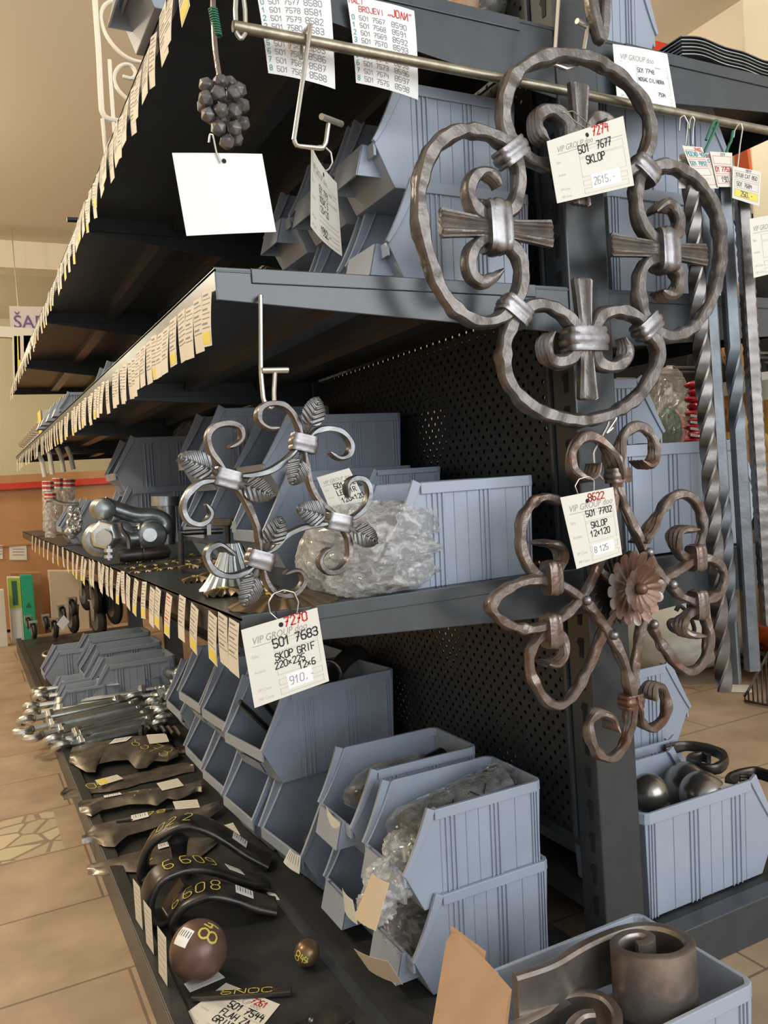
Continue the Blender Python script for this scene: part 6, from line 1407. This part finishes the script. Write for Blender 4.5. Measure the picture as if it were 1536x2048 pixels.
for k,(x,y,X,ry,rz,m) in enumerate(((1470,560,2.05,0.06,0.10,'peach'),(1450,690,2.05,0.055,0.05,'peach'),(1480,700,2.02,0.06,0.07,'peach'),(1500,585,2.08,0.08,0.09,'dark'),(1480,735,2.15,0.09,0.09,'dark'),(1420,720,2.2,0.09,0.10,'dark'))):
    c=PX(x,y,X); o=film_lump(MB(),c,(0.03,ry,rz),110+k,0.2,20,12).build('knit_glove_bundle',M[m],origin=c); tag(o,['peach glove bundle above the upper shelf end at the right','small peach glove bundle just under the upper shelf at the right','peach glove bundle hanging right of the grey bar','black glove bundle behind the hammered bar, upper','black glove bundle above the yellow gloves','black glove bundle left of the yellow gloves'][k],'gloves')
# clear bag with red and green goods
gb=thing('goods_bag','big clear bag of red and green packed goods right of the post','bag',PX(1345,830,1.95))
film_lump(MB(),PX(1340,815,1.98),(0.05,0.075,0.125),130,0.15).build('bag',M['film'],gb,auto=25)
for k in range(9): 
    c=PX(1385+(k%2)*6,770+k*14,1.93); MB().ball(c,0.022,12,8,0.08,(0.8,1.3,0.5)).build('red_piece',M['redgoods'],gb)
for k in range(4):
    c=PX(1390,832+k*13,1.90); MB().obox(c,(0.001,0,0),(0,0.016,0.003),(0,0,0.0035)).build('white_label',M['paper'],gb,smooth_=False)
film_lump(MB(),PX(1335,860,2.0),(0.035,0.05,0.07),131,0.15).build('green_cloth',M['greencloth'],gb); MB().ball(PX(1318,900,1.98),0.035,12,8,0.06).build('red_cloth',M['orange'],gb)
for k,(x,y) in enumerate(((1340,880),(1425,790))):
    c=PX(x,y,2.25); o=film_lump(MB(),c,(0.04,0.09,0.10),140+k,0.2).build('dark_red_bag',M['redgoods'],origin=c); tag(o,['dark red packed goods behind the clear bag','dark red package between the twisted bars'][k],'package')
# orange and teal tools near the top right
o1=PX(1478,300,1.9); t=thing('pruning_tool','orange headed tool with teal handles hanging behind the tags at the right','hand tool',o1)
MB().prism([PX(1466,275,1.9),PX(1492,275,1.9),PX(1500,340,1.9),PX(1480,350,1.9),PX(1468,330,1.9)],(0.012,0,0)).build('orange_head',M['orange'],t,smooth_=False,bevel=0.003)
M['tealp']=mat('teal_plastic',(0.02,0.25,0.25),0.4)
for dx in (-10,10): MB().tube([PX(1472+dx*0.2,345,1.9),PX(1468+dx,400,1.9),PX(1470+dx*1.2,450,1.9)],0.012,10,0.01).build('handle',M['tealp'],t)
# sacks on the floor
def sack(label,c,rad,seed,m='sack'):
    t=thing('sack',label,'sack',(c[0],c[1],0)); film_lump(MB(),c,rad,seed,0.12,40,22).build('bag',M[m],t,auto=60); return t
c1=PZ(1345,1250,0.20); t=sack('off white sack with a black S mark lying on the floor of the right aisle',(c1.x+0.12,c1.y+0.12,0.17),(0.30,0.30,0.18),150)
sw=[PX(x,y,c1.x-0.22) for x,y in ((1350,1235),(1340,1245),(1345,1262),(1365,1270),(1385,1262),(1378,1245),(1362,1243))]; 
MB().tube([PD(x,y,((RW.transposed()@(Vector((c1.x,c1.y,0.2))-Vector((0,0,CZ)))).z-0.20)) for x,y in ((1362,1250),(1350,1240),(1338,1244),(1342,1258),(1362,1266),(1388,1262),(1378,1230),(1360,1212),(1352,1222))],0.008,6,0.01).build('black_mark',M['ink'],t)
c2=PZ(1520,1200,0.25); t=sack('orange and white sack with dark lettering at the right picture edge',(c2.x+0.15,c2.y+0.05,0.20),(0.22,0.25,0.22),152)
film_lump(MB(),(c2.x+0.13,c2.y+0.03,0.13),(0.23,0.255,0.10),153,0.1).build('orange_band',M['orange'],t,auto=60)
t=sack('grey clear wrapped sack behind the off white sack',(c1.x+0.45,c1.y+0.25,0.20),(0.3,0.28,0.2),154,'filmwhite')
# clutter below the bars: dark iron bits, wire rack and paper
for k in range(7):
    c=PZ(1480+10*(k%3),1290+8*k,0.03); P=[c+Vector((0.04*math.cos(k+j),0.05*math.sin(2*k+j),0.02*j)) for j in range(4)]; o=MB().tube(P,0.011,8,0.01).build('iron_offcut',M['darksteel'],origin=c); tag(o,'dark iron offcut on the floor by the right edge, %s in the heap'%ORD[k],'iron offcut','iron offcuts by the right edge')
wrk=thing('wire_rack','bent dark wire rack lying on the floor at the right edge','wire rack',PZ(1500,1400,0.02)); 
R0=[PZ(x,y,z) for x,y,z in ((1489,1392,0.01),(1496,1382,0.05),(1540,1300,0.16),(1580,1330,0.16),(1545,1412,0.01),(1490,1402,0.008))]; MB().tube(R0,0.0045,8,closed=True).build('frame',M['darksteel'],wrk)
for k in range(5): MB().tube([R0[1].lerp(R0[2],k/5),R0[5].lerp(R0[4],0.15+k/6)],0.003,6).build('wire',M['darksteel'],wrk)
P=[PZ(x,y,0.002) for x,y in ((1440,1368),(1500,1370),(1505,1385),(1440,1384))]; cd=Card(*P); cd.n=Vector((0,0,1)); tag(cd.sheet().build('paper_sheet',M['card'],origin=P[0]),'cream paper lying on the floor under the twisted bars','paper')
# yellow lettered box on the far right shelf
p=PX(1506,1065,1.9); t=thing('black_box','black box with yellow letters UL at the right edge behind the bars','box',(p.x,p.y,p.z-0.05)); MB().box((p.x,p.y-0.14,p.z-0.03),(p.x+0.1,p.y+0.06,p.z+0.05)).build('carton',M['dark'],t,smooth_=False)
cd=Card(Vector((p.x,p.y+0.05,p.z+0.02)),Vector((p.x,p.y-0.06,p.z+0.02)),Vector((p.x,p.y-0.06,p.z-0.025)),Vector((p.x,p.y+0.05,p.z-0.025))); cd.n=Vector((-1,0,0)); h=MB(); cd.printed(h,'ULJE',0.02,0.15,0.8,lift=0.003,weight=0.01); facing(h,cd.n).build('lettering',M['yellow'],t,smooth_=False)
